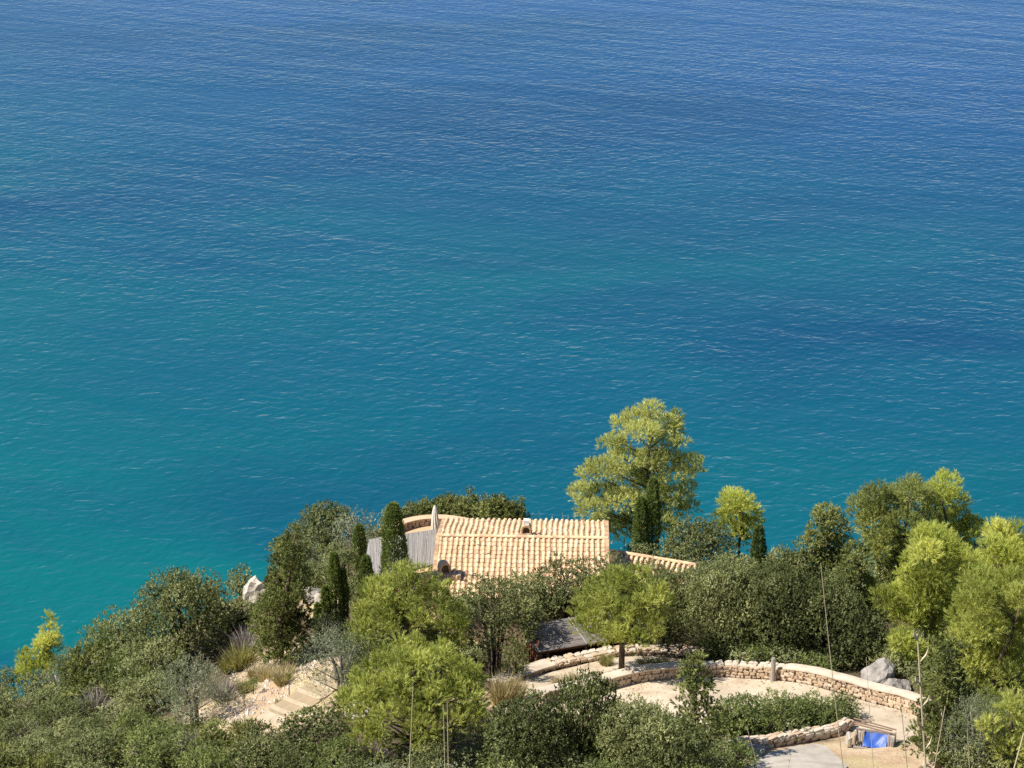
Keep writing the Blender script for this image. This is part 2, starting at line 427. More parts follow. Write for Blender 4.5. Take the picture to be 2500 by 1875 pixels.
quads = np.stack([idx[:-1, :-1], idx[:-1, 1:], idx[1:, 1:], idx[1:, :-1]], -1).reshape(-1, 4)
link('ground', mesh_np('ground', np.stack([X, Y, Z], -1).reshape(-1, 3), quads, M['ground'], tb.ravel(), True), kind='structure')

def sheet(name, up, lo, mat, nu=70, nv=10, dz=0.03):
    """a sheet of ground between two pixel polylines, laid on the terrain"""
    def res(pl):
        P = np.array([at(*q)[:2] for q in pl]); s = np.concatenate([[0], np.cumsum(np.hypot(*np.diff(P, axis=0).T))])
        u = np.linspace(0, s[-1], nu); return np.stack([np.interp(u, s, P[:, 0]), np.interp(u, s, P[:, 1])], -1)
    A, B = res(up), res(lo)
    V = []
    for j in range(nv):
        q = A + (B - A) * j / (nv - 1)
        V.append(np.column_stack([q, terr(q[:, 0], q[:, 1]) + dz]))
    V = np.concatenate(V)
    id_ = np.arange(nu * nv).reshape(nv, nu)
    fq = np.stack([id_[:-1, :-1], id_[:-1, 1:], id_[1:, 1:], id_[1:, :-1]], -1).reshape(-1, 4)[:, ::-1]
    return link(name, mesh_np(name, V, fq, mat, smooth=True), kind='structure')

W1_BASE = [(1222, 1684), (1245, 1672), (1269, 1662), (1288, 1657), (1330, 1642), (1370, 1631), (1428, 1620), (1472, 1612), (1516, 1603), (1580, 1601), (1643, 1603), (1690, 1606), (1722, 1612)]
W2_BASE = [(1322, 1726), (1345, 1714), (1421, 1702), (1480, 1687), (1550, 1669), (1620, 1660), (1665, 1657)]
W3_BASE = [(1690, 1653), (1773, 1652), (1871, 1658), (1944, 1666), (2017, 1683), (2091, 1704), (2164, 1724), (2213, 1739), (2262, 1760)]
W4_BASE = [(1790, 1842), (1812, 1833), (1871, 1829), (1944, 1816), (2005, 1805), (2042, 1800), (2066, 1789), (2080, 1778)]
sheet('path', [(1222, 1686), (1269, 1664), (1330, 1644), (1428, 1622), (1516, 1605), (1600, 1603), (1722, 1613)],
      [(1235, 1745), (1300, 1735), (1345, 1718), (1421, 1705), (1500, 1684), (1600, 1664), (1700, 1656)], M['path'])
sheet('path', [(1322, 1728), (1421, 1704), (1480, 1689), (1550, 1671), (1620, 1662), (1700, 1655), (1773, 1654), (1871, 1660), (1944, 1668), (2017, 1685), (2091, 1706), (2164, 1726), (2240, 1750)],
      [(1330, 1815), (1420, 1812), (1500, 1800), (1560, 1792), (1620, 1782), (1700, 1770), (1780, 1768), (1870, 1766), (1944, 1768), (2017, 1776), (2091, 1786), (2164, 1804), (2225, 1822)], M['path'], dz=0.025)
sheet('concrete_pad', [(1840, 1852), (1880, 1840), (1934, 1826), (1990, 1817), (2018, 1824)], [(1800, 1930), (1900, 1930), (2000, 1920), (2060, 1880), (2070, 1874)], M['slab'], 30, 8, 0.05)

# ------------------------------------------------------------------ stones
def stone_mesh(seed, mat):
    r = np.random.default_rng(seed)
    V, Fs, key = [], [], {}
    g = [-1, 0, 1]
    def vi(p):
        if p not in key: key[p] = len(V); V.append(p)
        return key[p]
    for ax in range(3):
        for s in (-1, 1):
            for a in range(2):
                for b in range(2):
                    q = []
                    for (i, j) in ((a, b), (a + 1, b), (a + 1, b + 1), (a, b + 1)):
                        p = [0, 0, 0]; p[ax] = s; p[(ax + 1) % 3] = g[i]; p[(ax + 2) % 3] = g[j]; q.append(vi(tuple(p)))
                    Fs.append(q if s > 0 else q[::-1])
    V = np.array(V, float)
    n = np.linalg.norm(V, axis=1, keepdims=True)
    V = V * (1 - 0.42) + (V / n) * 0.42 * 1.25
    V += r.normal(0, 0.085, V.shape)
    V *= 0.5 / np.abs(V).max(0)
    return mesh_np('stone', V, Fs, mat, smooth=False)
STONE = [stone_mesh(i, M['stone']) for i in range(8)]
STONE_W = [stone_mesh(20 + i, M['stone_w']) for i in range(6)]

def polyline(pts_px, step=0.1):
    P = np.array([at(*q)[:2] for q in pts_px])
    s = np.concatenate([[0], np.cumsum(np.hypot(*np.diff(P, axis=0).T))])
    u = np.arange(0, s[-1], step)
    # smooth it a little
    x = np.interp(u, s, P[:, 0]); y = np.interp(u, s, P[:, 1])
    k = 9; ker = np.ones(k) / k
    xp = np.convolve(np.pad(x, k // 2, 'edge'), ker, 'valid'); yp = np.convolve(np.pad(y, k // 2, 'edge'), ker, 'valid')
    return u, xp, yp

def stone_wall(name, base, h, thick, rows, label, coping=None, cope_mat=None, core='mortar', lw=(0.13, 0.42), stones=STONE, cap=True, cap_stones=None, cap_from=0.0, cap_to=1.0):
    u, x, y = polyline(base)
    L = u[-1]
    dx, dy = np.gradient(x), np.gradient(y); n = np.hypot(dx, dy); tx, ty = dx / n, dy / n
    nxn, nyn = -ty, tx                                  # away from the camera
    hh = (lambda s: h[0] + (h[1] - h[0]) * s / L) if hasattr(h, '__len__') else (lambda s: h)
    z0 = terr(x, y)
    root = link(name, None, loc=(x[0], y[0], z0[0]), label=label, cat='wall')
    off = np.array([x[0], y[0], z0[0]])
    # core
    V, Fs = [], []
    N = len(u)
    for i in range(N):
        for (w_, zz) in ((0.05, -0.25), (0.05, hh(u[i]) - 0.03), (thick - 0.05, hh(u[i]) - 0.03), (thick - 0.05, -0.6)):
            V.append((x[i] + nxn[i] * w_ - off[0], y[i] + nyn[i] * w_ - off[1], z0[i] + zz - off[2]))
    for i in range(N - 1):
        for k in range(3):
            Fs.append((i * 4 + k, (i + 1) * 4 + k, (i + 1) * 4 + k + 1, i * 4 + k + 1))
    Fs += [(0, 1, 2, 3), tuple((N - 1) * 4 + k for k in (3, 2, 1, 0))]
    link('core', mesh_np('core', V, Fs, M[core]), root)
    def put(s, depth, zz, l, d, hgt, lib):
        i = min(int(s / 0.1), N - 1)
        p = (x[i] + nxn[i] * depth - off[0], y[i] + nyn[i] * depth - off[1], z0[i] + zz - off[2])
        a = math.atan2(ty[i], tx[i])
        link('stone', rnd.choice(lib), root, p, (rnd.uniform(-.08, .08), rnd.uniform(-.08, .08), a + rnd.uniform(-.1, .1)), (l * 1.12, d, hgt * 1.12))
    for r in range(rows):
        s = rnd.uniform(0, 0.15)
        while s < L - 0.1:
            l = rnd.uniform(*lw); rh = hh(s) / rows
            hz = rh * rnd.uniform(0.72, 1.18)
            put(s + l / 2, 0.08 + rnd.uniform(-.025, .03), (r + 0.5) * rh + rnd.uniform(-.045, .045), l * 0.95, 0.26, hz, stones)
            if rnd.random() < 0.25: put(s + l, 0.06, (r + rnd.uniform(.8, 1.1)) * rh, rnd.uniform(.07, .12), 0.2, rnd.uniform(.06, .1), stones)
            s += l
    if cap:
        lib = cap_stones or stones
        s = cap_from * L
        while s < cap_to * L - 0.1:
            l = rnd.uniform(lw[0] * 1.1, lw[1] * 1.2)
            for dd, dw in ((thick * 0.27, thick * 0.52), (thick * 0.76, thick * 0.5)):
                put(s + l / 2, dd, hh(s) - 0.02 + rnd.uniform(-.02, .03), l, dw, 0.17, lib)
            s += l
    if coping:
        V, Fs = [], []
        i0, i1 = int(coping[0] * (N - 1)), int(coping[1] * (N - 1))
        js = list(range(i0, i1 + 1))
        for i in js:
            for (w_, zz) in ((-0.07, -0.05), (-0.07, 0.02), (thick * 0.5, 0.055), (thick + 0.06, 0.02), (thick + 0.06, -0.05)):
                V.append((x[i] + nxn[i] * w_ - off[0], y[i] + nyn[i] * w_ - off[1], z0[i] + hh(u[i]) + zz + 0.03 - off[2] + 0.01 * math.sin(u[i] * 4.1)))
        for i in range(len(js) - 1):
            for k in range(4):
                Fs.append((i * 5 + k, (i + 1) * 5 + k, (i + 1) * 5 + k + 1, i * 5 + k + 1))
        Fs += [(0, 1, 2, 3, 4), tuple((len(js) - 1) * 5 + k for k in (4, 3, 2, 1, 0))]
        link('coping', mesh_np('coping', V, Fs, cope_mat), root)
    return root

stone_wall('stone_wall', W1_BASE, 0.26, 0.74, 2, 'low curved dry stone wall between the cane roofed shed and the upper gravel path', stones=STONE, cap_stones=STONE_W[:3] + STONE[:4], coping=(0.0, 0.36), cope_mat=M['coping'], cap_from=0.36)
stone_wall('stone_wall', W2_BASE, 0.6, 0.5, 3, 'low wall with a smooth pale coping at the foot of the lone round pine', coping=(0, 1), cope_mat=M['coping'], cap=False)
stone_wall('stone_wall', W3_BASE, (0.6, 0.8), 0.5, 4, 'long curved wall of ochre stone above the right hand gravel path', lw=(0.12, 0.36), coping=(0.36, 1), cope_mat=M['coping'], cap_stones=STONE_W, cap_to=0.36)
stone_wall('stone_wall', W4_BASE, 0.42, 0.42, 2, 'knee high wall of large rounded pale stones beside the blue covered bin', lw=(0.26, 0.6), stones=STONE_W[:3] + STONE[:3])

# ------------------------------------------------------------------ house
HY = R(-2.2)
ridge_c = aty(1275.5, 1311, 108.6)
HZ = 30.0
house = link('house', None, loc=(ridge_c[0], ridge_c[1], HZ), rot=(0, 0, HY), label='low stone house with a cream clay tile roof above the sea', cat='house')
RH = ridge_c[2] - HZ                  # ridge height over the ground
HL = 9.1; PITCH = R(14.0); SL = 4.95; CP, SP = math.cos(PITCH), math.sin(PITCH)
EAVE_Y = SL * CP; EAVE_Z = RH - SL * SP

mb = MB()
hw, wy = HL / 2 - 0.12, EAVE_Y - 0.35
wz = RH - 0.16 - wy * math.tan(PITCH)
V = [(-hw, -wy, -0.5), (hw, -wy, -0.5), (hw, wy, -0.5), (-hw, wy, -0.5), (-hw, -wy, wz), (hw, -wy, wz), (hw, wy, wz), (-hw, wy, wz), (-hw, 0, RH - 0.16), (hw, 0, RH - 0.16)]
mb.add(V, [(0, 1, 5, 4), (2, 3, 7, 6), (1, 2, 6, 9, 5), (3, 0, 4, 8, 7), (4, 5, 9, 8), (8, 9, 6, 7)])
mb.build('wall', M['plaster'], house)
roof = MB()
for sgn in (-1, 1):
    a = [(-HL / 2, 0, RH - 0.06), (HL / 2, 0, RH - 0.06), (HL / 2, sgn * EAVE_Y, EAVE_Z - 0.06), (-HL / 2, sgn * EAVE_Y, EAVE_Z - 0.06)]
    b = [(q[0], q[1], q[2] - 0.09) for q in a]
    Fs = [(0, 1, 2, 3), (7, 6, 5, 4), (0, 4, 5, 1), (1, 5, 6, 2), (2, 6, 7, 3), (3, 7, 4, 0)]
    if sgn < 0: Fs = [f[::-1] for f in Fs]
    roof.add(a + b, Fs)
roof = roof.build('roof', M['tile_under'], house)

NCOL = 31; CW = HL / NCOL; NROW = 14; ROWL = SL / NROW
def tile_arrays(seed, r0=0.098, r1=0.082, L=ROWL * 1.22, n=7, th=0.018):
    """barrel tile along local -Y (downhill), wide end downhill; local Z is up"""
    rr = np.random.default_rng(seed); V = []
    for (yy, r, lift) in ((-L, r0, 0.022), (0, r1, 0.0)):
        for rad in (r, r - th):
            for k in range(n):
                a = math.pi * k / (n - 1)
                V.append((math.cos(a) * rad, yy, math.sin(a) * rad * 0.86 + lift))
    V = np.array(V) + rr.normal(0, 0.002, (4 * n, 3))
    Fs = []
    for k in range(n - 1):
        Fs.append((k, k + 1, 2 * n + k + 1, 2 * n + k))
        Fs.append((n + k, 3 * n + k, 3 * n + k + 1, n + k + 1))
        Fs.append((k, n + k, n + k + 1, k + 1))
    return V, [f[::-1] for f in Fs]
TILES = [tile_arrays(i) for i in range(6)]
TILE_ME = [mesh_np('tile', v, f, M['tile'], smooth=False) for v, f in TILES]
rest = MB(); chan = MB()
tiles = []
for sgn in (-1, 1):
    for c in range(NCOL):
        xc = -HL / 2 + (c + 0.5) * CW + rnd.uniform(-.012, .012)
        for r in range(NROW):
            s = r * ROWL + rnd.uniform(-.012, .012) + 0.02
            yaw = rnd.gauss(0, 0.03); sx = rnd.uniform(0.93, 1.08)
            rot = Matrix.Rotation(0 if sgn < 0 else math.pi, 4, 'Z') @ Matrix.Rotation(PITCH, 4, 'X') @ Matrix.Rotation(yaw, 4, 'Z')
            loc = Vector((xc + 0.02 * math.sin(s * 1.7 + c * .6), sgn * s * CP, RH - s * SP - 0.045 + rnd.uniform(-.006, .01) + 0.012 * math.sin(xc * 1.9 + s) + (0.03 if rnd.random() < .03 else 0)))
            mat4 = Matrix.Translation(loc) @ rot @ Matrix.Diagonal((sx, 1, 1, 1))
            tiles.append((sgn, r, c, mat4))
# the near slope's upper rows (seen best) are single tiles, the others are joined
single = [q for q in tiles if q[0] < 0 and q[1] < 10][:]
single = sorted(single, key=lambda q: (q[1], q[2]))[:300]
sid = set((q[0], q[1], q[2]) for q in single)
for i, (sgn, r, c, m4) in enumerate(tiles):
    k = rnd.randrange(6)
    if (sgn, r, c) in sid:
        o = link('tile', TILE_ME[k], roof); o.matrix_local = m4
    else:
        V, Fs = TILES[k]; rest.add([m4 @ Vector(q) for q in V], Fs)
rest.build('roof_tiles', M['tile'], roof, kind='stuff')
# channel tiles between the covers: shallow troughs, one per row step
for sgn in (-1, 1):
    for c in range(NCOL + 1):
        xc = -HL / 2 + c * CW
        for r in range(NROW):
            s0, s1 = r * ROWL, (r + 1) * ROWL + 0.05
            V = []
            for (s, lift) in ((s0, 0.0), (s1, 0.02)):
                for k in range(4):
                    xx = (k / 3 - 0.5) * CW * 0.9
                    V.append((min(max(xc + xx, -HL / 2), HL / 2), sgn * s * CP, RH - s * SP - 0.05 + lift + 0.05 * (2 * abs(k / 3 - 0.5)) ** 2))
            Fs = [(k, k + 4, k + 5, k + 1) for k in range(3)]
            if sgn > 0: Fs = [f[::-1] for f in Fs]
            chan.add(V, Fs)
chan.build('channel_tiles', M['tile_under'], roof, kind='stuff')
# ridge
rv, rf = tile_arrays(50, 0.125, 0.11, 0.40, 8, 0.02)
RME = mesh_np('ridge_tile', rv, rf, M['tile'])
nr = int(HL / 0.33) + 1
for i in range(nr):
    link('ridge_tile', RME, roof, (-HL / 2 + 0.36 + i * (HL - 0.3) / (nr - 1), 0, RH + 0.0 + rnd.uniform(-.006, .006)), (0, 0, -math.pi / 2 + rnd.gauss(0, .015)))
# verge tiles along both gables
vg = MB()
for sx_ in (-1, 1):
    for sgn in (-1, 1):
        for r in range(NROW):
            s0, s1 = r * ROWL, (r + 1) * ROWL * 1.0 + 0.02
            p0 = Vector((sx_ * (HL / 2 + 0.02), sgn * s0 * CP, RH - s0 * SP + 0.012)); p1 = Vector((sx_ * (HL / 2 + 0.02), sgn * s1 * CP, RH - s1 * SP + 0.03))
            mid = (p0 + p1) / 2
            vg.box(mid, (0.2, (p1 - p0).length, 0.035), Matrix.Rotation(-sgn * PITCH, 3, 'X'))
vg.build('verge', M['tile_under'], roof)

def arch_cowl(parent, loc, w_, d_, h_, mat, rotz=0.0, name='cowl'):
    """open arch of tile and mortar, mouth towards local -Y"""
    m = MB(); n = 10; V = []
    for yy in (-d_ / 2, d_ / 2):
        for (ww, hh_) in ((w_ / 2, h_), (w_ / 2 - 0.085, h_ - 0.1)):
            V.append((ww, yy, 0))
            for k in range(n + 1):
                a = math.pi * k / n; V.append((math.cos(a) * ww, yy, hh_ * (0.35 + 0.65 * math.sin(a) ** 0.75)))
            V.append((-ww, yy, 0))
    q = n + 3; Fs = []
    for k in range(q - 1):
        Fs += [(k, k + 1, q + k + 1, q + k), (2 * q + k, 3 * q + k, 3 * q + k + 1, 2 * q + k + 1), (k, 2 * q + k, 2 * q + k + 1, k + 1), (q + k, q + k + 1, 3 * q + k + 1, 3 * q + k)]
    m.add(V, Fs)
    m.box((0, d_ / 2 - 0.04, h_ * 0.4), (w_ * 0.8, 0.06, h_ * 0.8))
    return m.build(name, mat, parent, loc=loc, rot=(0, 0, rotz))

# chimney by the ridge
lx = (1284 - 1275.5) / 45.2
ch = link('chimney', None, house, (lx, 0.62, RH - 0.62 * math.tan(PITCH)))
MB().box((0, 0.02, 0.02), (0.62, 0.56, 0.3)).build('base', M['plaster'], ch)
arch_cowl(ch, (0, 0, 0.15), 0.54, 0.5, 0.5, M['tile_under'])
fl = MB(); fl.box((0.0, 0.02, 0.78), (0.29, 0.3, 0.24)); fl.box((0.06, -0.14, 0.66), (0.2, 0.05, 0.06)); fl.build('flue', M['white'], ch)
# chimney near the front left corner of the roof
lx = (1089 - 1275.5) / 46.3
ch = link('chimney', None, house, (lx, -3.15, RH - 3.15 * math.tan(PITCH)))
st = MB(); st.box((0.02, -0.02, -0.1), (0.72, 0.62, 0.5)); st.box((-0.3, -0.34, -0.05), (0.3, 0.3, 0.42)); st.box((0.62, -0.3, -0.2), (0.52, 0.34, 0.5)); st.build('stack', M['plaster'], ch)
arch_cowl(ch, (0, 0, 0.15), 0.6, 0.5, 0.62, M['tile'], 0.35)
for k, xx in enumerate((-0.42, 0.5, 0.76)):
    link('stone', STONE[k], ch, (xx, -0.36, 0.1), (0, 0, 0.3 * k), (0.3, 0.26, 0.24))

# lower annexe roof to the right
ax0 = atz(1512, 1348, 32.45); ax1 = atz(1706, 1380, 32.25)
ang = math.atan2(ax1[1] - ax0[1], ax1[0] - ax0[0]); AL = float(np.hypot(*(ax1 - ax0)[:2]))
ann = link('annexe', None, loc=(ax0[0], ax0[1], HZ), rot=(0, 0, ang), label='lower tile roofed annexe half hidden by bushes right of the house', cat='house')
AR = ax0[2] - HZ; drop = ax0[2] - ax1[2]; AW = 2.4; APT = R(15)
a = MB(); a.add([(0, 0.0, AR - .1), (AL, 0.0, AR - .1 - drop), (AL, -AW, AR - .1 - drop - AW * math.tan(APT)), (0, -AW, AR - .1 - AW * math.tan(APT)), (0, 0.3, -.5), (AL, 0.3, -.5), (AL, -AW + .2, -.5), (0, -AW + .2, -.5)],
                 [(3, 2, 1, 0), (0, 1, 5, 4), (1, 2, 6, 5), (2, 3, 7, 6), (3, 0, 4, 7)])
a.build('wall', M['plaster'], ann)
aro = MB(); aro.add([(-.1, .15, AR - .07), (AL, .15, AR - .07 - drop), (AL, -AW, AR - .07 - drop - AW * math.tan(APT)), (-.1, -AW, AR - .07 - AW * math.tan(APT))], [(3, 2, 1, 0)])
aro = aro.build('roof', M['tile_under'], ann)
nc = int(AL / CW)
for c in range(nc):
    xc = (c + 0.5) * CW
    for r in range(5):
        s = r * ROWL + 0.05
        o = link('tile', TILE_ME[rnd.randrange(6)], aro, (xc + rnd.uniform(-.01, .01), -s * math.cos(APT), AR - drop * xc / AL - s * math.sin(APT) - 0.05), (APT, 0, rnd.gauss(0, .03)))
for i in range(int(AL / 0.33)):
    link('ridge_tile', RME, aro, (0.35 + i * 0.33, 0.02, AR - drop * (0.35 + i * .33) / AL - 0.01), (0, drop / AL, -math.pi / 2 + rnd.gauss(0, .03)))

# ------------------------------------------------------------------ terrace, parapet, pergola, parasol
TZ = 30.02
tv = []
def arc_pts():
    pts = [(935, 1300), (960, 1288), (985, 1277.5), (1010, 1270), (1035, 1266), (1062, 1264.5), (1090, 1265.5), (1120, 1270), (1150, 1276), (1180, 1283)]
    P = np.array([atz(px_, py_ , TZ + 0.5)[:2] for px_, py_ in pts])
    s = np.concatenate([[0], np.cumsum(np.hypot(*np.diff(P, axis=0).T))]); u = np.linspace(0, s[-1], 60)
    x = np.interp(u, s, P[:, 0]); y = np.interp(u, s, P[:, 1]); k = np.ones(7) / 7
    return np.convolve(np.pad(x, 3, 'edge'), k, 'valid'), np.convolve(np.pad(y, 3, 'edge'), k, 'valid')
px_, py_ = arc_pts()
gx, gy = np.gradient(px_), np.gradient(py_); gn = np.hypot(gx, gy); nx_, ny_ = -gy / gn, gx / gn
V = [(px_[i] + nx_[i] * .2, py_[i] + ny_[i] * .2, TZ) for i in range(60)] + [(px_[i], 104.0, TZ) for i in range(60)]
link('terrace', mesh_np('terrace', V, [(i, 60 + i, 61 + i, i + 1) for i in range(59)], M['terrace']), kind='structure')
par = link('parapet', None, loc=(px_[0], py_[0], TZ), label='curved terrace parapet with a warm tan coping behind the closed parasol', cat='wall')
o0 = np.array([px_[0], py_[0], TZ])
V, Fs = [], []
for i in range(60):
    for (w_, zz) in ((0.04, -0.6), (0.04, 0.44), (0.44, 0.44), (0.44, -1.5)):
        V.append((px_[i] + nx_[i] * w_ - o0[0], py_[i] + ny_[i] * w_ - o0[1], zz))
for i in range(59):
    for k in range(3): Fs.append((i * 4 + k, (i + 1) * 4 + k, (i + 1) * 4 + k + 1, i * 4 + k + 1))
link('core', mesh_np('core', V, Fs, M['mortar']), par)
V, Fs = [], []
for i in range(60):
    for (w_, zz) in ((-0.03, 0.44), (-0.03, 0.50), (0.52, 0.50), (0.52, 0.44)):
        V.append((px_[i] + nx_[i] * w_ - o0[0], py_[i] + ny_[i] * w_ - o0[1], zz))
for i in range(59):
    for k in range(4): Fs.append((i * 4 + k, (i + 1) * 4 + k, (i + 1) * 4 + (k + 1) % 4, i * 4 + (k + 1) % 4))
link('coping', mesh_np('coping', V, Fs, M['coping_o']), par)
for r in range(3):
    i = 1.0
    while i < 57:
        j = int(i); l = rnd.uniform(0.16, 0.3)
        link('stone', rnd.choice(STONE), par, (px_[j] + nx_[j] * .06 - o0[0], py_[j] + ny_[j] * .06 - o0[1], 0.07 + r * 0.145), (0, 0, math.atan2(gy[j], gx[j])), (l, 0.12, 0.14))
        i += l / float(gn.mean())

def cane_roof(parent, A, B, C, D, per, mat, thick=0.03, name='cane_roof', seed=1):
    """reeds laid side by side over the quad A B C D; reeds run from the side A-B to the side D-C"""
    r = random.Random(seed); m = MB()
    A, B, C, D = [Vector([float(c) for c in q]) for q in (A, B, C, D)]
    n = int((B - A).length / per)
    for i in range(n):
        t0, t1 = i / n, (i + 1) / n
        e0, e1 = r.uniform(-.05, .05), r.uniform(-.05, .05); up = r.uniform(0, 0.025)
        p = A.lerp(B, t0), A.lerp(B, t1), D.lerp(C, t1), D.lerp(C, t0)
        dv = (p[3] - p[0]).normalized()
        p = [p[0] - dv * e0, p[1] - dv * e0, p[2] + dv * e1, p[3] + dv * e1]
        # two or three pieces end to end
        cuts = [0] + sorted(r.uniform(.05, .95) for _ in range(5)) + [1]
        for a_, b_ in zip(cuts[:-1], cuts[1:]):
            u0, u1 = p[0].lerp(p[3], a_), p[1].lerp(p[2], a_); v0, v1 = p[0].lerp(p[3], b_), p[1].lerp(p[2], b_)
            h1 = up + r.uniform(0, .012); z = Vector((0, 0, 1))
            top = [u0 + z * h1, (u0 + u1) / 2 + z * (h1 + per * .45), u1 + z * h1, v1 + z * h1, (v0 + v1) / 2 + z * (h1 + per * .45), v0 + z * h1]
            bot = [u0 - z * thick, u1 - z * thick, v1 - z * thick, v0 - z * thick]
            m.add(top + bot, [(0, 1, 4, 5), (1, 2, 3, 4), (9, 8, 7, 6), (0, 6, 7, 2, 1), (3, 8, 9, 5, 4), (5, 9, 6, 0), (2, 7, 8, 3)])
    return m.build(name, mat, parent, kind='stuff')

PGZ = 32.35
pA, pB, pC, pD = atz(902, 1317, PGZ + .1), atz(1066, 1292, PGZ + .1), atz(1059, 1378, PGZ), atz(910, 1412, PGZ - 0.05)
pg = link('pergola', None, loc=(pD[0], pD[1], HZ), label='pergola roofed with grey cane against the left gable of the house', cat='pergola')
pl = [q - np.array([pD[0], pD[1], HZ]) for q in (pA, pB, pC, pD)]
pE = atz(893, 1360, PGZ + .02) - np.array([pD[0], pD[1], HZ])
cane_roof(pg, pl[0], pl[1], pl[2], pl[3], 0.026, M['cane'])
m = MB()
cw = 12
tri = [pl[0] + (pl[0] - pl[1]) * 0.004, pl[3] + (pl[0] - pl[1]) * 0.004, pE]
for i in range(cw):      # the skewed left edge of the cane
    t0, t1 = i / cw, (i + 1) / cw
    q = [tri[0] + (tri[2] - tri[0]) * t0, tri[0] + (tri[2] - tri[0]) * t1, tri[1] + (tri[2] - tri[1]) * t1, tri[1] + (tri[2] - tri[1]) * t0]
    z = np.array([0, 0, 0.012 * (i % 2)])
    m.add([c + z for c in q] + [c - np.array([0, 0, .03]) for c in q], [(0, 1, 2, 3), (7, 6, 5, 4), (0, 4, 5, 1), (2, 6, 7, 3)])
m.build('cane_edge', M['cane'], pg)
for q in (pl[0], pl[1], pl[2], pl[3]):
    c = q * 0.94 + (pl[0] + pl[2]) / 2 * 0.06
    MB().tube([(c[0], c[1], -0.3), (c[0], c[1], c[2] - 0.08)], 0.06).build('post', M['wood_g'], pg)
for q0, q1 in ((pl[3], pl[2]), (pl[0], pl[1])):
    MB().tube([q0 * .97 + q1 * .03 - np.array([0, -.1 if q0 is pl[3] else .1, .09]), q1 * .97 + q0 * .03 - np.array([0, -.1 if q0 is pl[3] else .1, .09])], 0.05).build('beam', M['wood_g'], pg)

pp = aty(1063, 1329, 115.4); pp[2] = TZ
pa = link('parasol', None, loc=pp, label='closed cream parasol on the terrace behind the tiled roof', cat='parasol')
MB().tube([(0, 0, 0), (0, 0, 2.72)], 0.03, 8).build('pole', M['wood_g'], pa)
cv = MB(); n = 20; V = []; prof = [(0.95, .22), (1.0, .235), (1.35, .225), (1.7, .21), (2.05, .185), (2.4, .15), (2.62, .11), (2.75, .055), (2.8, .01)]
for j, (z, r) in enumerate(prof):
    for k in range(n):
        a_ = 2 * math.pi * k / n + 0.12 * math.sin(j * 0.9)
        rr = r * (1 + (0.2 if k % 2 else -0.12) * (1 - j / 9) + 0.06 * math.sin(3 * a_ + j))
        V.append((math.cos(a_) * rr, math.sin(a_) * rr, z + (0.06 * math.sin(a_ * 2.5) if j == 0 else 0)))
Fs = [(j * n + k, j * n + (k + 1) % n, (j + 1) * n + (k + 1) % n, (j + 1) * n + k) for j in range(len(prof) - 1) for k in range(n)]
cv.add(V, Fs); cv.build('canopy', M['canvas'], pa)
MB().tube([(0, 0, 1.5), (0, 0, 1.56)], 0.215, 14).build('strap', M['canvas'], pa)
MB().tube([(0, 0, 0), (0, 0, .1)], 0.32, 14).build('base', M['slab'], pa)

# ------------------------------------------------------------------ shed
sD = aty(1316, 1592, 98.0)                     # front left corner of the roof
zf = sD[2]
sC = aty(1500, 1568, 99.3); sC[2] = zf                              # front right corner
fd = (sC - sD); fd[2] = 0; FL = float(np.hypot(fd[0], fd[1])); fd /= FL
bdir = np.array([-fd[1], fd[0], 0.0])
SD = 2.4
sang = math.atan2(fd[1], fd[0])
gz = 30.0
shed = link('shed', None, loc=(sD[0], sD[1], gz), rot=(0, 0, sang), label='open shed of red boards under a sloping dark cane roof', cat='shed')
zl = zf - gz
def shp(x, y, z): return np.array([x, y, z])
rise = 0.3
FL2 = FL + 0.6
cane_roof(shed, shp(-.1, 0, zl), shp(-.1, SD, zl + rise), shp(FL2, SD, zl + rise), shp(FL2, 0, zl), 0.036, M['cane_d'], name='cane_roof', seed=4)
MB().tube([(FL2 * 0.55, -.02, zl + .05), (FL2 * 0.53, SD, zl + rise + .05)], 0.03, 6).build('batten', M['cane'], shed)
for k in range(7):                                    # left side boards
    hb = (zl + rise * 0.5) / 6.2
    if k * hb + hb < zl + 0.55:
        MB().box((0.12, 0.25 + 1.15, k * hb + hb * .5 - .1), (0.03, 2.3, hb * 0.94)).build('board', M['wood_r'], shed)
for k in range(9):
    hb = (zl + rise - 0.1) / 9
    MB().box((FL2 / 2, SD - .25, k * hb + hb * .5 - .05), (FL2 - .3, 0.03, hb * 0.94)).build('board', M['wood_r'], shed)
for k in range(7):
    hb = (zl + .4) / 7
    MB().box((FL2 - .15, 1.4, k * hb + hb * .5 - .08), (0.03, 2.3, hb * 0.94)).build('board', M['wood_r'], shed)
for xx in (0.14, 0.5, FL2 * 0.55, FL2 - .2):
    MB().box((xx, 0.12, zl / 2 - .12), (0.1, 0.1, zl + .16)).build('post', M['wood_b'], shed)
MB().box((FL2 / 2, 0.1, zl - .11), (FL2 - .1, 0.06, 0.14)).build('beam', M['wood_r'], shed)

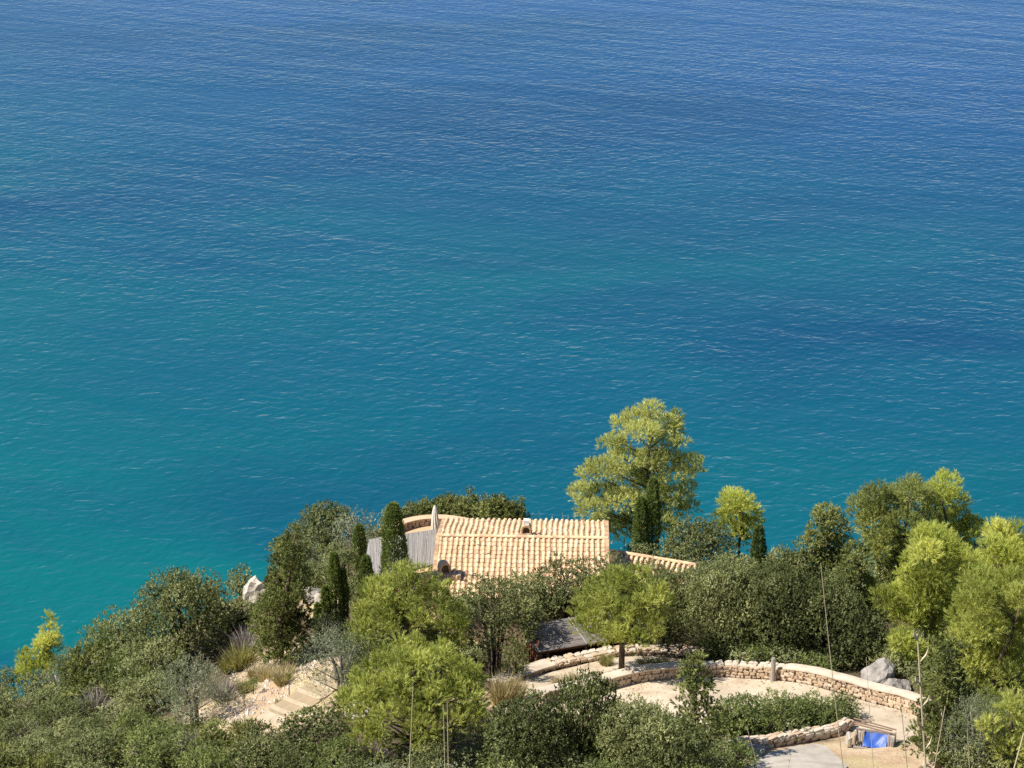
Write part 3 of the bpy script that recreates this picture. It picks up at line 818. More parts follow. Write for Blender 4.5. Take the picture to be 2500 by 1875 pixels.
# ------------------------------------------------------------------ blue bin, planks, post
b0 = at(2083, 1828); b1 = at(2181, 1826)
bw = float(np.hypot(*(b1 - b0)[:2])); bang = math.atan2(b1[1] - b0[1], b1[0] - b0[0])
bn_ = link('storage_bin', None, loc=b0, rot=(0, 0, bang), label='timber storage bin lined with a blue tarpaulin', cat='bin')
BD = 1.05
for k in range(5):
    for xx in (0.03 + k * 0.0,):
        pass
def board(c, s, mat, rot=None, name='board', parent=bn_):
    return MB().box((0, 0, 0), s).build(name, mat, parent, loc=c, rot=rot)
for k in range(4):
    board((0.06 + 0.1 * k if k < 3 else 0.36, 0.16 + 0.06 * k, 0.3), (0.075, 0.05, 0.75 + .05 * k), M['wood_g'], (-0.42, 0, 0.03 * k))
    board((bw - 0.05 - 0.1 * k if k < 3 else bw - 0.3, 0.16 + 0.06 * k, 0.3), (0.075, 0.05, 0.72 + .05 * k), M['wood_g'], (-0.42, 0, -0.03 * k))
board((bw / 2, 0.0, 0.06), (bw, 0.09, 0.14), M['wood_g'], (0, 0.0, 0), 'sill')
board((bw / 2, 0.62, 0.66), (bw, 0.08, 0.1), M['wood_g'], (0, 0.0, 0), 'rail')
for xx in (0.03, bw - .03):
    board((xx, 0.5, 0.3), (0.05, 0.9, 0.6), M['wood_g'], None, 'side')
V, Fs = [], []; n = 16
for j in range(n):
    for i in range(n):
        u_, v_ = i / (n - 1), j / (n - 1)
        sag = -0.1 * math.sin(math.pi * u_) * math.sin(math.pi * v_) + 0.018 * math.sin(7 * u_ + 4 * v_) + 0.014 * math.sin(13 * u_ - 6 * v_)
        V.append((0.38 + u_ * (bw - .72), 0.06 + v_ * 0.56, 0.16 + v_ * 0.5 + sag))
Fs = [(j * n + i, j * n + i + 1, (j + 1) * n + i + 1, (j + 1) * n + i) for j in range(n - 1) for i in range(n - 1)]
link('tarpaulin', mesh_np('tarpaulin', V, Fs, M['tarp'], smooth=True), bn_)
for k in range(3):
    ca, sa = math.cos(bang), math.sin(bang)
    q = (bw / 2 - .05 + rnd.uniform(-.15, .15), 0.72 + 0.17 * k)
    MB().box((0, 0, 0), (2.0 + rnd.uniform(-.3, .2), 0.075, 0.04)).build('plank', M['wood_b'], loc=(b0[0] + q[0] * ca - q[1] * sa, b0[1] + q[0] * sa + q[1] * ca, b0[2] + 0.74 + .02 * k), rot=(rnd.uniform(-.2, .2), 0.05 + rnd.uniform(-.02, .03), bang - 0.1 + rnd.uniform(-.06, .06)),
                                                 label='brown timber plank lying along the back of the blue bin', cat='plank', group='planks on the back of the blue bin')
bag = link('sack', STONE_W[2], loc=b0 + np.array([-0.16, 0.3, 0.28]), rot=(0.2, 0, 0.1), scale=(0.24, 0.5, 0.62), label='pale sack leaning on the left side of the blue bin', cat='sack')
bag.data = STONE_W[2].copy(); bag.data.materials[0] = M['slab']
p = at(1886, 1664)
ps = link('post', None, loc=p, label='short grey wooden post standing against the curved ochre wall', cat='post')
MB().tube([(0, 0, -.2), (0, 0, 1.25)], [0.13, 0.11], 9).build('shaft', M['wood_g'], ps)
MB().tube([(0, 0, 1.25), (0, 0, 1.3)], [0.12, 0.08], 9).build('cap', M['bark_grey'], ps)

# ------------------------------------------------------------------ steps on the left slope
s0 = at(672, 1762); s1 = at(800, 1680)
sd_ = s1 - s0; rise_t = sd_[2]; SLN = float(np.hypot(sd_[0], sd_[1])); sdir = math.atan2(sd_[1], sd_[0])
stairs = link('stairs', None, loc=s0, rot=(0, 0, sdir), label='shallow garden steps with tan treads and pale edges on the sandy slope', cat='steps')
NS = 5; run = SLN / (NS - 1)
for i in range(NS):
    xx = i * run
    gzz = float(terr(s0[0] + math.cos(sdir) * xx, s0[1] + math.sin(sdir) * xx)) - s0[2]
    st = link('step', None, stairs, (xx, 0, gzz + .1))
    if i == 0:
        MB().box((-0.15, 0, 0.02), (run * 0.95, 1.5, 0.2)).build('landing', M['pale'], st)
    else:
        MB().box((0.1, 0, 0.07), (run - 0.33, 1.55, 0.26)).build('tread', M['tread'], st)
        MB().box((-run / 2 + 0.1, 0, 0.09), (0.3, 1.5, 0.28)).build('edge', M['pale'], st)

# ------------------------------------------------------------------ rocks
def rock(px, py, w_, h_, mat, label, seed, flat=1.0, name='boulder', sub=3):
    import bmesh
    r = np.random.default_rng(seed)
    bm = bmesh.new(); bmesh.ops.create_icosphere(bm, subdivisions=sub, radius=1.0)
    ax = r.normal(size=(9, 3)); ax /= np.linalg.norm(ax, axis=1, keepdims=True); dd = r.uniform(0.5, 0.85, 9)
    for v in bm.verts:
        q = np.array(v.co)
        for a_, d_ in zip(ax, dd):                    # chop flat facets
            e = q @ a_
            if e > d_: q = q - a_ * (e - d_) * 0.92
        q = q * (1 + 0.09 * math.sin(q[0] * 7 + q[1] * 5 + seed) * math.cos(q[2] * 6 + q[0] * 4) + 0.05 * math.sin(q[1] * 15 + q[2] * 13)) + r.normal(0, 0.022, 3)
        v.co = q
    me = bpy.data.meshes.new(name); bm.to_mesh(me); bm.free(); me.materials.append(mat)
    p = base_at(px, py)
    return link(name, me, loc=p + np.array([0, 0, h_ * 0.25]), rot=(0, 0, r.uniform(0, 6)), scale=(w_ / 1.5, w_ / 1.6 * flat, h_ / 1.4), label=label, cat='rock')
rock(634, 1474, 1.5, 1.75, M['rock_w'], 'angular pale boulder on the cliff edge above the sea', 5)
rock(786, 1490, 0.85, 1.5, M['rock_w'], 'upright pale rock beside the triple cypress', 8)
rock(770, 1462, 1.2, 1.0, M['rock_g'], 'grey brown rock left of the upright pale rock', 9)
rock(2146, 1668, 1.7, 1.25, M['rock_g'], 'jagged grey boulder behind the curved ochre wall', 12)
rock(2190, 1688, 1.3, 0.8, M['rock_g'], 'low grey rock at the right foot of the jagged boulder', 14)
rock(1835, 1842, 1.4, 0.5, M['rock_g'], 'flat grey rock at the left end of the rounded stone wall', 16)
rock(870, 1742, 1.3, 0.55, M['rock_w'], 'pinkish flat rock right of the garden steps', 18)

# scree on the left slope
r = np.random.default_rng(11)
V, Fs = [], []
base = [np.array(q) for q in [(1, 0, 0), (-1, 0, 0), (0, 1, 0), (0, -1, 0), (0, 0, 1), (0, 0, -1)]]
of = [(0, 2, 4), (2, 1, 4), (1, 3, 4), (3, 0, 4), (2, 0, 5), (1, 2, 5), (3, 1, 5), (0, 3, 5)]
for k in range(1700):
    c_, = [BARE[r.integers(0, 5)]]
    x_, y_ = r.normal(c_[0], c_[2] * .5), r.normal(c_[1], c_[3] * .5)
    s_ = 0.03 + 0.1 * r.random() ** 3
    b_ = len(V)
    for q in base: V.append((q * r.uniform(.6, 1.2, 3) * s_ + r.normal(0, .15, 3) * s_ + np.array([x_, y_, float(terr(x_, y_)) + s_ * .3])))
    Fs += [[i + b_ for i in f] for f in of]
link('scree', mesh_np('scree', V, Fs, surf('scree_stone', [(0.1, (0.4, 0.33, 0.27)), (0.9, (0.66, 0.58, 0.5))], 1.5, rand=0.2)), label='loose pale stones on the sandy slope', cat='gravel', kind='stuff')

# leaf litter and small stones lying on the gravel, mostly along the walls
V, Fs = [], []
for (ln, side) in ((W3_BASE, 1), (W2_BASE, 1), (W1_BASE, 1)):
    u, x, y = polyline(ln)
    for k in range(330):
        i = int(r.integers(0, len(u))); d_ = 0.12 + abs(r.normal(0, 0.5)) * (1 if r.random() < .7 else 2.4)
        j = min(i + 1, len(u) - 1); j0 = max(j - 2, 0); tx, ty = x[j] - x[j0], y[j] - y[j0]; n_ = math.hypot(tx, ty) + 1e-6
        x_, y_ = x[i] + ty / n_ * d_, y[i] - tx / n_ * d_
        s_ = 0.018 + 0.05 * r.random() ** 3; b_ = len(V)
        for q in base: V.append(q * np.array([1, 1, .5]) * r.uniform(.6, 1.3, 3) * s_ + np.array([x_, y_, float(terr(x_, y_)) + .035]))
        Fs += [[i_ + b_ for i_ in f] for f in of]
link('path_litter', mesh_np('path_litter', V, Fs, surf('litter', [(0.1, (0.16, 0.11, 0.07)), (0.9, (0.42, 0.33, 0.23))], 1.5, rand=0.3, island=True)), label='leaf litter and small stones along the walls of the gravel paths', cat='litter', kind='stuff')

# ------------------------------------------------------------------ foliage engine
def unit(v): return v / np.maximum(np.linalg.norm(v, axis=-1, keepdims=True), 1e-9)

def mass_points(r, masses, dens, low=0.35, inner=0.4):
    """points on and just inside the surfaces of the leaf masses, with outward directions"""
    P, D, T = [], [], []
    C = np.array([m[:3] for m in masses]); RR = np.array([m[3:6] for m in masses])
    for i, m in enumerate(masses):
        c = np.array(m[:3]); rad = np.array(m[3:6])
        area = 4 * math.pi * ((rad[0] * rad[1]) ** 1.6 / 3 + (rad[0] * rad[2]) ** 1.6 / 3 + (rad[1] * rad[2]) ** 1.6 / 3) ** (1 / 1.6)
        n = max(6, int(dens * area))
        d = unit(r.normal(size=(n, 3)))
        keep = (d[:, 2] > -0.25) | (r.random(n) < low)
        d = d[keep]; n = len(d)
        lob = unit(r.normal(size=(7, 3)))
        lump = 1 + 0.22 * (np.max(d @ lob.T, axis=1) - 0.75) / 0.25 * 0.6
        rr = (1 - inner * r.random(n) ** 1.7) * lump
        p = c + d * rad * rr[:, None]
        t_ = np.full(n, r.normal(0, 0.17)) + 0.14 * (r.random(n) - .5)
        P.append(p); D.append(unit(d / rad)); T.append(t_)
    P = np.concatenate(P); D = np.concatenate(D); T = np.concatenate(T)
    if len(masses) > 1:                               # drop what lies deep inside other masses
        q = np.linalg.norm((P[:, None] - C[None]) / RR[None], axis=2)
        deep = (q < 0.55).any(1)
        keep = ~deep | (r.random(len(P)) < 0.12)
        P, D, T = P[keep], D[keep], T[keep]
    return P, D, T

def leaves(r, P, D, T, k, slen, ll, lw, spread, up=0.35, flat=0.6, tri=False, base=0.5):
    n = len(P)
    D0 = D
    D = unit(D + np.array([0, 0, up]) + r.normal(0, 0.35, (n, 3)))
    s = r.random((n, k, 1))
    B = P[:, None] + D[:, None] * s * slen
    L = unit(D[:, None] * (1 - spread) + unit(r.normal(size=(n, k, 3))) * spread)
    nn = unit(np.array([0, 0, flat * 0.5]) + D0[:, None] * 0.95 + r.normal(0, 0.3, (n, k, 3)))
    W = unit(np.cross(L, nn))
    l = ll * (0.7 + 0.6 * r.random((n, k, 1))); w_ = lw * (0.75 + 0.5 * r.random((n, k, 1)))
    t_ = np.clip(base + T[:, None] + r.normal(0, 0.07, (n, k)), 0, 1)
    if tri:
        V = np.stack([B - W * w_ / 2, B + W * w_ / 2, B + L * l], 2).reshape(-1, 3)
        return V, np.arange(len(V)).reshape(-1, 3), np.repeat(t_.ravel(), 3)
    V = np.stack([B, B + L * l * .5 + W * w_ / 2, B + L * l, B + L * l * .5 - W * w_ / 2], 2).reshape(-1, 3)
    return V, np.arange(len(V)).reshape(-1, 4), np.repeat(t_.ravel(), 4)

STY = {  # per-kind: density of sprays, leaves per spray, spray length, leaf length, leaf width, spread, up, flat, tri
    'oak': (26, 9, 0.16, 0.085, 0.055, 0.62, 0.35, 0.6, False),
    'mastic': (26, 9, 0.16, 0.08, 0.045, 0.6, 0.45, 0.5, False),
    'green': (24, 9, 0.2, 0.095, 0.04, 0.5, 0.7, 0.4, False),
    'olive': (24, 10, 0.26, 0.085, 0.026, 0.55, 0.35, 0.4, False),
    'pine': (30, 20, 0.26, 0.19, 0.025, 0.36, 0.85, 0.2, True),
    'juniper': (34, 13, 0.2, 0.14, 0.05, 0.45, 0.25, 0.5, True),
}

def crown(kind, mat, masses, seed, dens=1.0, low=0.35, inner=0.4, base=0.5):
    r = np.random.default_rng(seed)
    d, k, sl_, ll, lw, sp, up, fl_, tri = STY[kind]
    P, D, T = mass_points(r, masses, d * dens, low, inner)
    V, Fq, T = leaves(r, P, D, T, k, sl_, ll, lw, sp, up, fl_, tri, base)
    return mesh_np('crown', V, Fq, M[mat], T)

def trunk(masses, base_r, top_z, seed, mat='bark', stems=1, spread=0.3, every=1, foot=0.35, tip=(0, 0)):
    r = random.Random(seed); m = MB()
    for s in range(stems):
        a_ = 2 * math.pi * s / max(stems, 1) + r.uniform(-.4, .4); o = spread * (0 if stems == 1 else 1)
        bx, by = math.cos(a_) * o * .4, math.sin(a_) * o * .4
        tx, ty = math.cos(a_) * o * 1.6 + tip[0], math.sin(a_) * o * 1.6 + tip[1]
        m.tube([(bx, by, -foot), (bx * 1.2 + r.uniform(-.05, .05), by * 1.2, top_z * .35), (tx * .6, ty * .6 + r.uniform(-.06, .06), top_z * .7), (tx, ty, top_z)], [base_r * 1.15, base_r, base_r * .75, base_r * .35], 7)
    for i, q in enumerate(masses):
        if i % every: continue
        z0_ = min(max(q[2] - 0.45 * math.hypot(q[0], q[1]) - 0.2, top_z * 0.15), top_z * 0.97)
        f_ = (z0_ / max(top_z, .1)) ** 1.2
        m.tube([(tip[0] * f_, tip[1] * f_, z0_), (q[0] * .5 + tip[0] * f_ * .5, q[1] * .5 + tip[1] * f_ * .5, (z0_ + q[2]) / 2 + .04), (q[0] * .92, q[1] * .92, q[2])], [base_r * .34, base_r * .22, base_r * .06], 5)
    return m.mesh('trunk', M[mat], True)

def dome(seed, W_, H_, n, rs=0.27, floor=0.12):
    r = random.Random(seed); ms = []
    Rw = W_ / 2
    for i in range(n):
        a_ = i * 2.399 + r.uniform(-.4, .4); sz = min(1, max(-0.15, 1 - 1.15 * (i + .5) / n + r.uniform(-.08, .08))); c_ = math.sqrt(max(0, 1 - sz * sz))
        q = rs * r.uniform(.55, 1.25); rad = q * min(Rw, H_ * .6)
        f = r.uniform(0.78, 1.16)
        ms.append((math.cos(a_) * c_ * (Rw - rad) * f, math.sin(a_) * c_ * (Rw - rad) * f, max(floor * H_, H_ * .42 + sz * (H_ * .58 - rad) * f), rad * 1.1, rad * 1.1, rad * .9))
    ms.append((0, 0, H_ * .45, Rw * .5, Rw * .5, H_ * .35)); ms.append((0, 0, H_ * .2, Rw * .7, Rw * .7, H_ * .2))
    return ms

LIB = {}
def lib(kind, mat, seed, W_, H_, n, dens=1.0, stems=3, rs=0.27, tmat='bark', base=0.5):
    ms = dome(seed, W_, H_, n, rs)
    LIB.setdefault(mat if kind != 'x' else kind, []).append((W_, H_, crown(kind, mat, ms, seed, dens, base=base), trunk(ms[:-2], 0.05 + 0.012 * W_, H_ * .75, seed, tmat, stems, W_ * .1, 2)))
for i, (W_, H_, n) in enumerate([(2.0, 1.5, 20), (2.4, 2.0, 25), (3.4, 2.6, 38), (3.8, 3.2, 44), (5.0, 4.0, 60)]):
    lib('oak', 'oak', 100 + i, W_, H_, n, 1.0 if W_ < 4 else 0.85)
for i, (W_, H_, n) in enumerate([(1.6, 1.1, 16), (2.2, 1.6, 22), (2.6, 1.9, 27), (3.4, 2.4, 36)]):
    lib('mastic', 'mastic', 200 + i, W_, H_, n)
for i, (W_, H_, n) in enumerate([(1.1, 0.8, 8), (1.7, 1.2, 12), (2.5, 1.7, 17)]):
    lib('green', 'green', 300 + i, W_, H_, n + 6, 1.35)
for i, (W_, H_, n) in enumerate([(1.6, 1.2, 11), (2.6, 2.0, 18), (4.0, 3.0, 26)]):
    lib('olive', 'olive', 400 + i, W_, H_, n, 0.8, tmat='bark_grey')
for i, (W_, H_, n) in enumerate([(1.6, 1.3, 10), (2.6, 2.0, 16)]):
    lib('juniper', 'juniper', 500 + i, W_, H_, n, 1.0)

CNT = {}
def plant(name, crown_me, trunk_me, p, label, cat, group=None, rotz=None, scale=(1, 1, 1)):
    o = link(name, None, loc=p, rot=(0, 0, rnd.uniform(0, 6.28) if rotz is None else rotz), scale=scale, label=label, cat=cat, group=group)
    link('crown', crown_me, o); link('trunk', trunk_me, o)
    return o

NAMES = {'oak': 'holm_oak', 'mastic': 'mastic_shrub', 'green': 'leafy_shrub', 'olive': 'olive_tree', 'juniper': 'juniper_shrub'}
def put(kind, cx, top, base, wpx, label, group=None, cat=None, name=None):
    p = base_at(cx, base); k = pxm(p)
    W_ = wpx / k; H_ = tall(cx, top, p)
    c = min(LIB[kind], key=lambda q: abs(math.log(q[0] / W_)) + 0.6 * abs(math.log(q[1] / H_)) + rnd.uniform(0, .25))
    sx = W_ / c[0] * rnd.uniform(.97, 1.05)
    return plant(name or NAMES[kind], c[2], c[3], p, label, cat or ('tree' if kind == 'olive' or H_ > 2.6 else 'shrub'), group, scale=(sx, W_ / c[0] * rnd.uniform(.97, 1.05), H_ / c[1]))

# ------------------------------------------------------------------ pines
def px_masses(base_px, depth_y, spec, sd, dmax=1.2, inf=1.0, shrink=0.13):
    """leaf masses read off the photograph, given real depth around the trunk"""
    r = random.Random(sd); p0 = np.array(base_px)
    ms = []
    for (x_, y_, rx, rz) in spec:
        yy = depth_y + r.uniform(-dmax, dmax) * 0.8
        q = aty(x_, y_, yy); k = pxm(q)
        ms.append((q[0] - p0[0], q[1] - p0[1], q[2] - p0[2], max(.2, rx / k * inf - shrink), max(.2, min(rx / k * inf, 1.0) - shrink), max(.13, rz / k / COSD * inf - shrink)))
    return ms

tp = base_at(1578, 1352)
TALL = [(1590, 1000, 26, 20), (1556, 1024, 40, 22), (1619, 1034, 42, 24), (1650, 1022, 20, 20), (1645, 1052, 24, 18), (1518, 1037, 28, 16), (1571, 1054, 44, 20), (1502, 1077, 30, 15), (1470, 1086, 18, 10), (1516, 1092, 26, 12), (1626, 1082, 40, 18), (1660, 1078, 20, 10),
        (1527, 1121, 44, 20), (1587, 1122, 44, 22), (1635, 1126, 44, 22), (1682, 1132, 34, 20), (1706, 1152, 14, 10), (1470, 1146, 44, 20), (1437, 1160, 28, 16), (1524, 1165, 50, 22), (1585, 1160, 40, 20), (1655, 1160, 36, 14),
        (1423, 1203, 34, 20), (1406, 1222, 14, 10), (1476, 1209, 50, 26), (1527, 1222, 50, 26), (1445, 1244, 40, 24), (1580, 1200, 40, 24), (1609, 1190, 20, 28), (1654, 1210, 38, 20), (1678, 1188, 26, 9), (1635, 1241, 44, 20), (1682, 1240, 28, 13),
        (1483, 1280, 44, 26), (1521, 1292, 48, 30), (1570, 1262, 40, 28), (1619, 1278, 40, 24), (1650, 1290, 22, 14)]
ms = px_masses(tp, tp[1], [(x_, y_, rx, rz * .84) for (x_, y_, rx, rz) in TALL], 5, 1.4, 1.06, 0.1)
o = plant('pine_tree', crown('pine', 'pine_d', ms, 61, 1.9, 0.5, 0.7, base=0.66), trunk(ms, 0.15, ms[0][2] - .2, 61, every=1), tp, 'tall layered pine rising against the sea right of the house', 'tree', rotz=0.0)

def round_pine(cx, top, bottom, base, wpx, seed, label, mat='pine', n=46, dens=1.0, flat=0.75, trunk_r=0.16, rs=0.2, low=0.5, bias=0.5, kind='pine', name='pine_tree', stems=1):
    p = base_at(cx, base); k = pxm(p)
    W_ = wpx / k; Ht = tall(cx, top, p); Hc = (bottom - top) / k / COSD
    r = random.Random(seed); ms = []
    cz = Ht - Hc * flat; Ru, Rd, Rw = Hc * flat, Hc * (1 - flat), W_ / 2
    for i in range(n):
        a_ = i * 2.399 + r.uniform(-.3, .3); sz = 1 - 1.45 * (i + .5) / n + r.uniform(-.06, .06); c_ = math.sqrt(max(0, 1 - sz * sz))
        rad = rs * Rw * r.uniform(.6, 1.2); f = r.uniform(0.84, 1.1)
        ms.append((math.cos(a_) * c_ * (Rw - rad * .8) * f, math.sin(a_) * c_ * (Rw - rad * .8) * f, cz + sz * ((Ru if sz > 0 else Rd) - rad * .6) * f, rad, rad, rad * .7))
    for i in range(n // 4):
        a_ = r.uniform(0, 6.28); q = r.uniform(.2, .6)
        ms.append((math.cos(a_) * q * Rw, math.sin(a_) * q * Rw, cz + r.uniform(-.1, .5) * Ru, rs * Rw, rs * Rw, rs * Rw * .8))
    return plant(name, crown(kind, mat, ms, seed, dens, low, 0.55, base=bias), trunk(ms, trunk_r, cz + Ru * .55, seed, stems=stems, spread=0.55, every=2), p, label, 'tree')
round_pine(996, 1392, 1640, 1668, 292, 71, 'broad domed pine in front of the cane pergola', n=84, trunk_r=0.17, rs=0.155, flat=0.62)
round_pine(1517, 1402, 1556, 1638, 240, 72, 'lone round pine with a bare trunk standing by the curved path', n=80, trunk_r=0.14, rs=0.165, flat=0.68)
round_pine(1012, 1592, 1815, 1850, 360, 73, 'bright low domed pine at the front centre, below the larger domed pine', n=90, trunk_r=0.17, rs=0.145, flat=0.6, bias=0.55)

round_pine(1208, 1412, 1585, 1680, 236, 74, 'dark holm oak with many bare stems left of the cane roofed shed', mat='oak', n=60, trunk_r=0.075, rs=0.2, flat=0.6, kind='oak', name='holm_oak', stems=8)
round_pine(1378, 1368, 1540, 1590, 200, 75, 'holm oak covering the right half of the house eaves', mat='oak', n=50, trunk_r=0.1, rs=0.2, flat=0.55, kind='oak', name='holm_oak', stems=3)
round_pine(1296, 1402, 1545, 1594, 150, 76, 'holm oak covering the middle of the house eaves', mat='oak', n=42, trunk_r=0.1, rs=0.22, flat=0.55, kind='oak', name='holm_oak', stems=3)
round_pine(1478, 1362, 1540, 1584, 160, 77, 'grey green holm oak between the house corner and the round pine', mat='oak', n=42, trunk_r=0.1, rs=0.22, flat=0.55, kind='oak', name='holm_oak', stems=3)
def cone_pine(cx, top, base, wpx, seed, label, mat='pine', n=34, dens=1.0, low_w=0.75, rs=0.24, kind='pine', top_w=0.22, name='pine_tree', trunk_r=0.14, bias=0.5, lean=0.0, start=0.12, deep=1.0, low=0.4, pw=0.7, tx_=0.95):
    p = base_at(cx, base); k = pxm(p)
    W_ = wpx / k; H_ = tall(cx, top, p)
    r = random.Random(seed); ms = []
    def prof(t_):
        return (top_w + (1 - top_w) * (1 - t_) ** pw) if t_ > 0.35 else (low_w + (1 - low_w) * t_ / .35)
    if kind == 'pine':
        nb = max(7, n // 3)
        for b in range(nb):                           # boughs that end in separate plumes
            t_ = start + (0.9 - start) * (b + .5) / nb + r.uniform(-.05, .05)
            a_ = b * 2.399 + r.uniform(-.5, .5); Lb = W_ / 2 * prof(t_) * r.uniform(.72, 1.12)
            rise_ = r.uniform(.15, .55) * Lb; br = rs * W_ * .5 * r.uniform(.75, 1.15)
            for j in range(5):
                u_ = (0.3, 0.55, 0.75, 0.9, 0.8)[j]; q = Lb * u_ - br * .4
                rr_ = br * (1.0, .95, .85, .6, .65)[j] * .8
                ms.append((math.cos(a_ + r.uniform(-.25, .25)) * q + lean * t_ * H_, math.sin(a_ + r.uniform(-.25, .25)) * q * deep, t_ * H_ + rise_ * u_ - br * .5 + (0.5 * br if j == 4 else 0), max(.2, rr_ * 1.1), max(.2, rr_ * 1.1), max(.16, rr_ * .72)))
        for j in range(4):
            ms.append((r.uniform(-.12, .12) * W_, r.uniform(-.12, .12) * W_, H_ * (1 - .07 * (j + .6)), rs * W_ * .26, rs * W_ * .26, rs * W_ * .26))
    else:
        for i in range(n):
            t_ = start + (1 - start) * ((i + .5) / n) ** tx_
            a_ = i * 2.399 + r.uniform(-.5, .5); rad = rs * W_ * .5 * r.uniform(.6, 1.35) * (0.5 + .5 * prof(t_))
            q = (W_ / 2 * prof(t_) - rad * .7) * r.choice((r.uniform(.3, .7), r.uniform(.75, 1.18), r.uniform(.8, 1.12)))
            ms.append((math.cos(a_) * q + lean * t_ * H_, math.sin(a_) * q * deep, (t_ + r.uniform(-.03, .03)) * H_ - rad * .5, max(.14, rad * 1.15), max(.14, rad * 1.15), max(.1, rad * .66)))
    return plant(name, crown(kind, mat, ms, seed, dens * 1.25, low, 0.5, base=bias), trunk(ms, trunk_r, H_ * .9, seed, every=2), p, label, 'tree', rotz=0)
def read_tree(bx, by, origin, sc_, spec, seed, label, mat='pine', kind='pine', name='pine_tree', dens=1.6, dmax=1.5, bias=0.55, trunk_r=0.13, low=0.5, inf=1.1):
    """a conifer whose boughs are read off an enlarged part of the photograph and spread in depth about its trunk"""
    p = base_at(bx, by)
    sp_ = [(origin[0] + x_ / sc_, origin[1] + y_ / sc_, rx / sc_, rz / sc_) for (x_, y_, rx, rz) in spec]
    ms = px_masses(p, p[1], sp_, seed, dmax, inf, 0.02)
    r = random.Random(seed)
    ms += [(q[0] * r.uniform(.5, .9), r.uniform(.4, 1.0) * dmax, q[2] + r.uniform(-.3, .1), q[3], q[4], q[5]) for q in ms[::2]]
    tm = max(ms, key=lambda q: q[2])
    return plant(name, crown(kind, mat, ms, seed, dens, low, 0.6, base=bias), trunk(ms, trunk_r, tm[2] - .25, seed, every=2, tip=(tm[0], tm[1])), p, label, 'tree', rotz=0)
OR, SR = (1523, 1142), 1.299
read_tree(2190, 1470, OR, SR, [(745, 130, 30, 35), (800, 100, 35, 40), (850, 130, 40, 45), (910, 75, 35, 35), (945, 110, 35, 45), (880, 190, 60, 50), (800, 190, 50, 50), (960, 190, 40, 50), (850, 260, 60, 45), (930, 270, 50, 45), (800, 260, 40, 40), (870, 330, 55, 35), (910, 340, 45, 40), (840, 370, 45, 35)], 81, 'dark green upright pine with several plumes against the sea', 'pine_d', bias=0.45)
read_tree(2330, 1430, OR, SR, [(1010, 90, 40, 28), (1050, 110, 35, 30), (985, 130, 30, 35), (1060, 160, 40, 30), (1105, 190, 35, 22), (1020, 180, 40, 35), (1080, 220, 40, 25), (1115, 215, 22, 15), (1050, 250, 35, 20), (1000, 230, 40, 30), (1040, 300, 40, 30)], 82, 'yellow green pine behind the upright dark pine', 'pine_y')
read_tree(2270, 1600, OR, SR, [(1010, 250, 50, 28), (1060, 280, 50, 28), (960, 270, 40, 28), (900, 340, 35, 22), (980, 330, 55, 30), (1050, 340, 50, 30), (1090, 300, 30, 25), (830, 420, 40, 25), (880, 440, 50, 25), (940, 410, 50, 30), (1000, 400, 50, 30), (900, 480, 45, 22), (960, 470, 40, 28), (1010, 480, 35, 30), (880, 400, 35, 22), (1060, 410, 45, 30), (990, 550, 40, 22), (1020, 440, 50, 30), (940, 360, 45, 28)], 83, 'large bright pine in front of the upright dark pine', 'pine_y', dmax=1.7)
read_tree(2195, 1640, OR, SR, [(880, 560, 35, 18), (920, 580, 40, 20), (950, 600, 35, 22), (900, 600, 35, 22)], 87, 'bright pine bough hanging at the left foot of the large bright pine', 'pine_y', dmax=0.5, trunk_r=0.05)
read_tree(2460, 1560, OR, SR, [(1200, 220, 40, 30), (1240, 210, 35, 30), (1170, 260, 35, 30), (1220, 280, 50, 35), (1160, 310, 35, 30), (1250, 330, 45, 40), (1190, 350, 50, 35), (1150, 370, 40, 30), (1270, 270, 30, 35), (1290, 320, 40, 40), (1230, 390, 50, 35)], 84, 'pale yellow green pine at the right edge with its top against the sea', 'pine_y')
read_tree(2420, 1740, OR, SR, [(1130, 420, 60, 35), (1200, 430, 60, 40), (1260, 420, 40, 40), (1090, 480, 50, 30), (1150, 500, 60, 35), (1230, 510, 60, 40), (1080, 550, 45, 28), (1140, 570, 55, 35), (1210, 590, 60, 35), (1260, 600, 40, 35), (1100, 620, 45, 30), (1160, 640, 50, 30), (1230, 660, 50, 30), (1130, 690, 40, 25), (1200, 710, 45, 25), (1290, 500, 40, 40)], 85, 'wide feathery pine filling the right edge below the skyline pines', 'pine', dmax=1.7, bias=0.6)
read_tree(2470, 1900, OR, SR, [(1180, 800, 45, 30), (1230, 770, 45, 35), (1260, 830, 35, 40), (1200, 860, 50, 35), (1150, 830, 30, 25), (1240, 900, 50, 35), (1180, 920, 40, 25), (1290, 880, 40, 40)], 86, 'small bright pine in the bottom right corner', 'pine', bias=0.6)
read_tree(1805, 1352, OR, SR, [(340, 120, 35, 25), (380, 110, 35, 22), (400, 150, 30, 25), (350, 160, 40, 22), (310, 160, 25, 15), (380, 190, 35, 20), (420, 180, 18, 14), (330, 190, 25, 12), (370, 220, 25, 20)], 90, 'small lime green pine on the cliff right of the tall pine', 'pine_y', dmax=0.9, trunk_r=0.08)
read_tree(2030, 1480, OR, SR, [(640, 160, 35, 20), (620, 190, 35, 18), (670, 200, 40, 22), (600, 230, 35, 16), (650, 250, 45, 22), (690, 240, 35, 22), (570, 240, 22, 10), (610, 280, 40, 15), (660, 290, 45, 20), (700, 290, 35, 22), (560, 285, 20, 8)], 92, 'open dark conifer with drooping tiers and gaps above the thicket', 'juniper', 'juniper', 'juniper_tree', dens=1.3, dmax=1.0, bias=0.6)
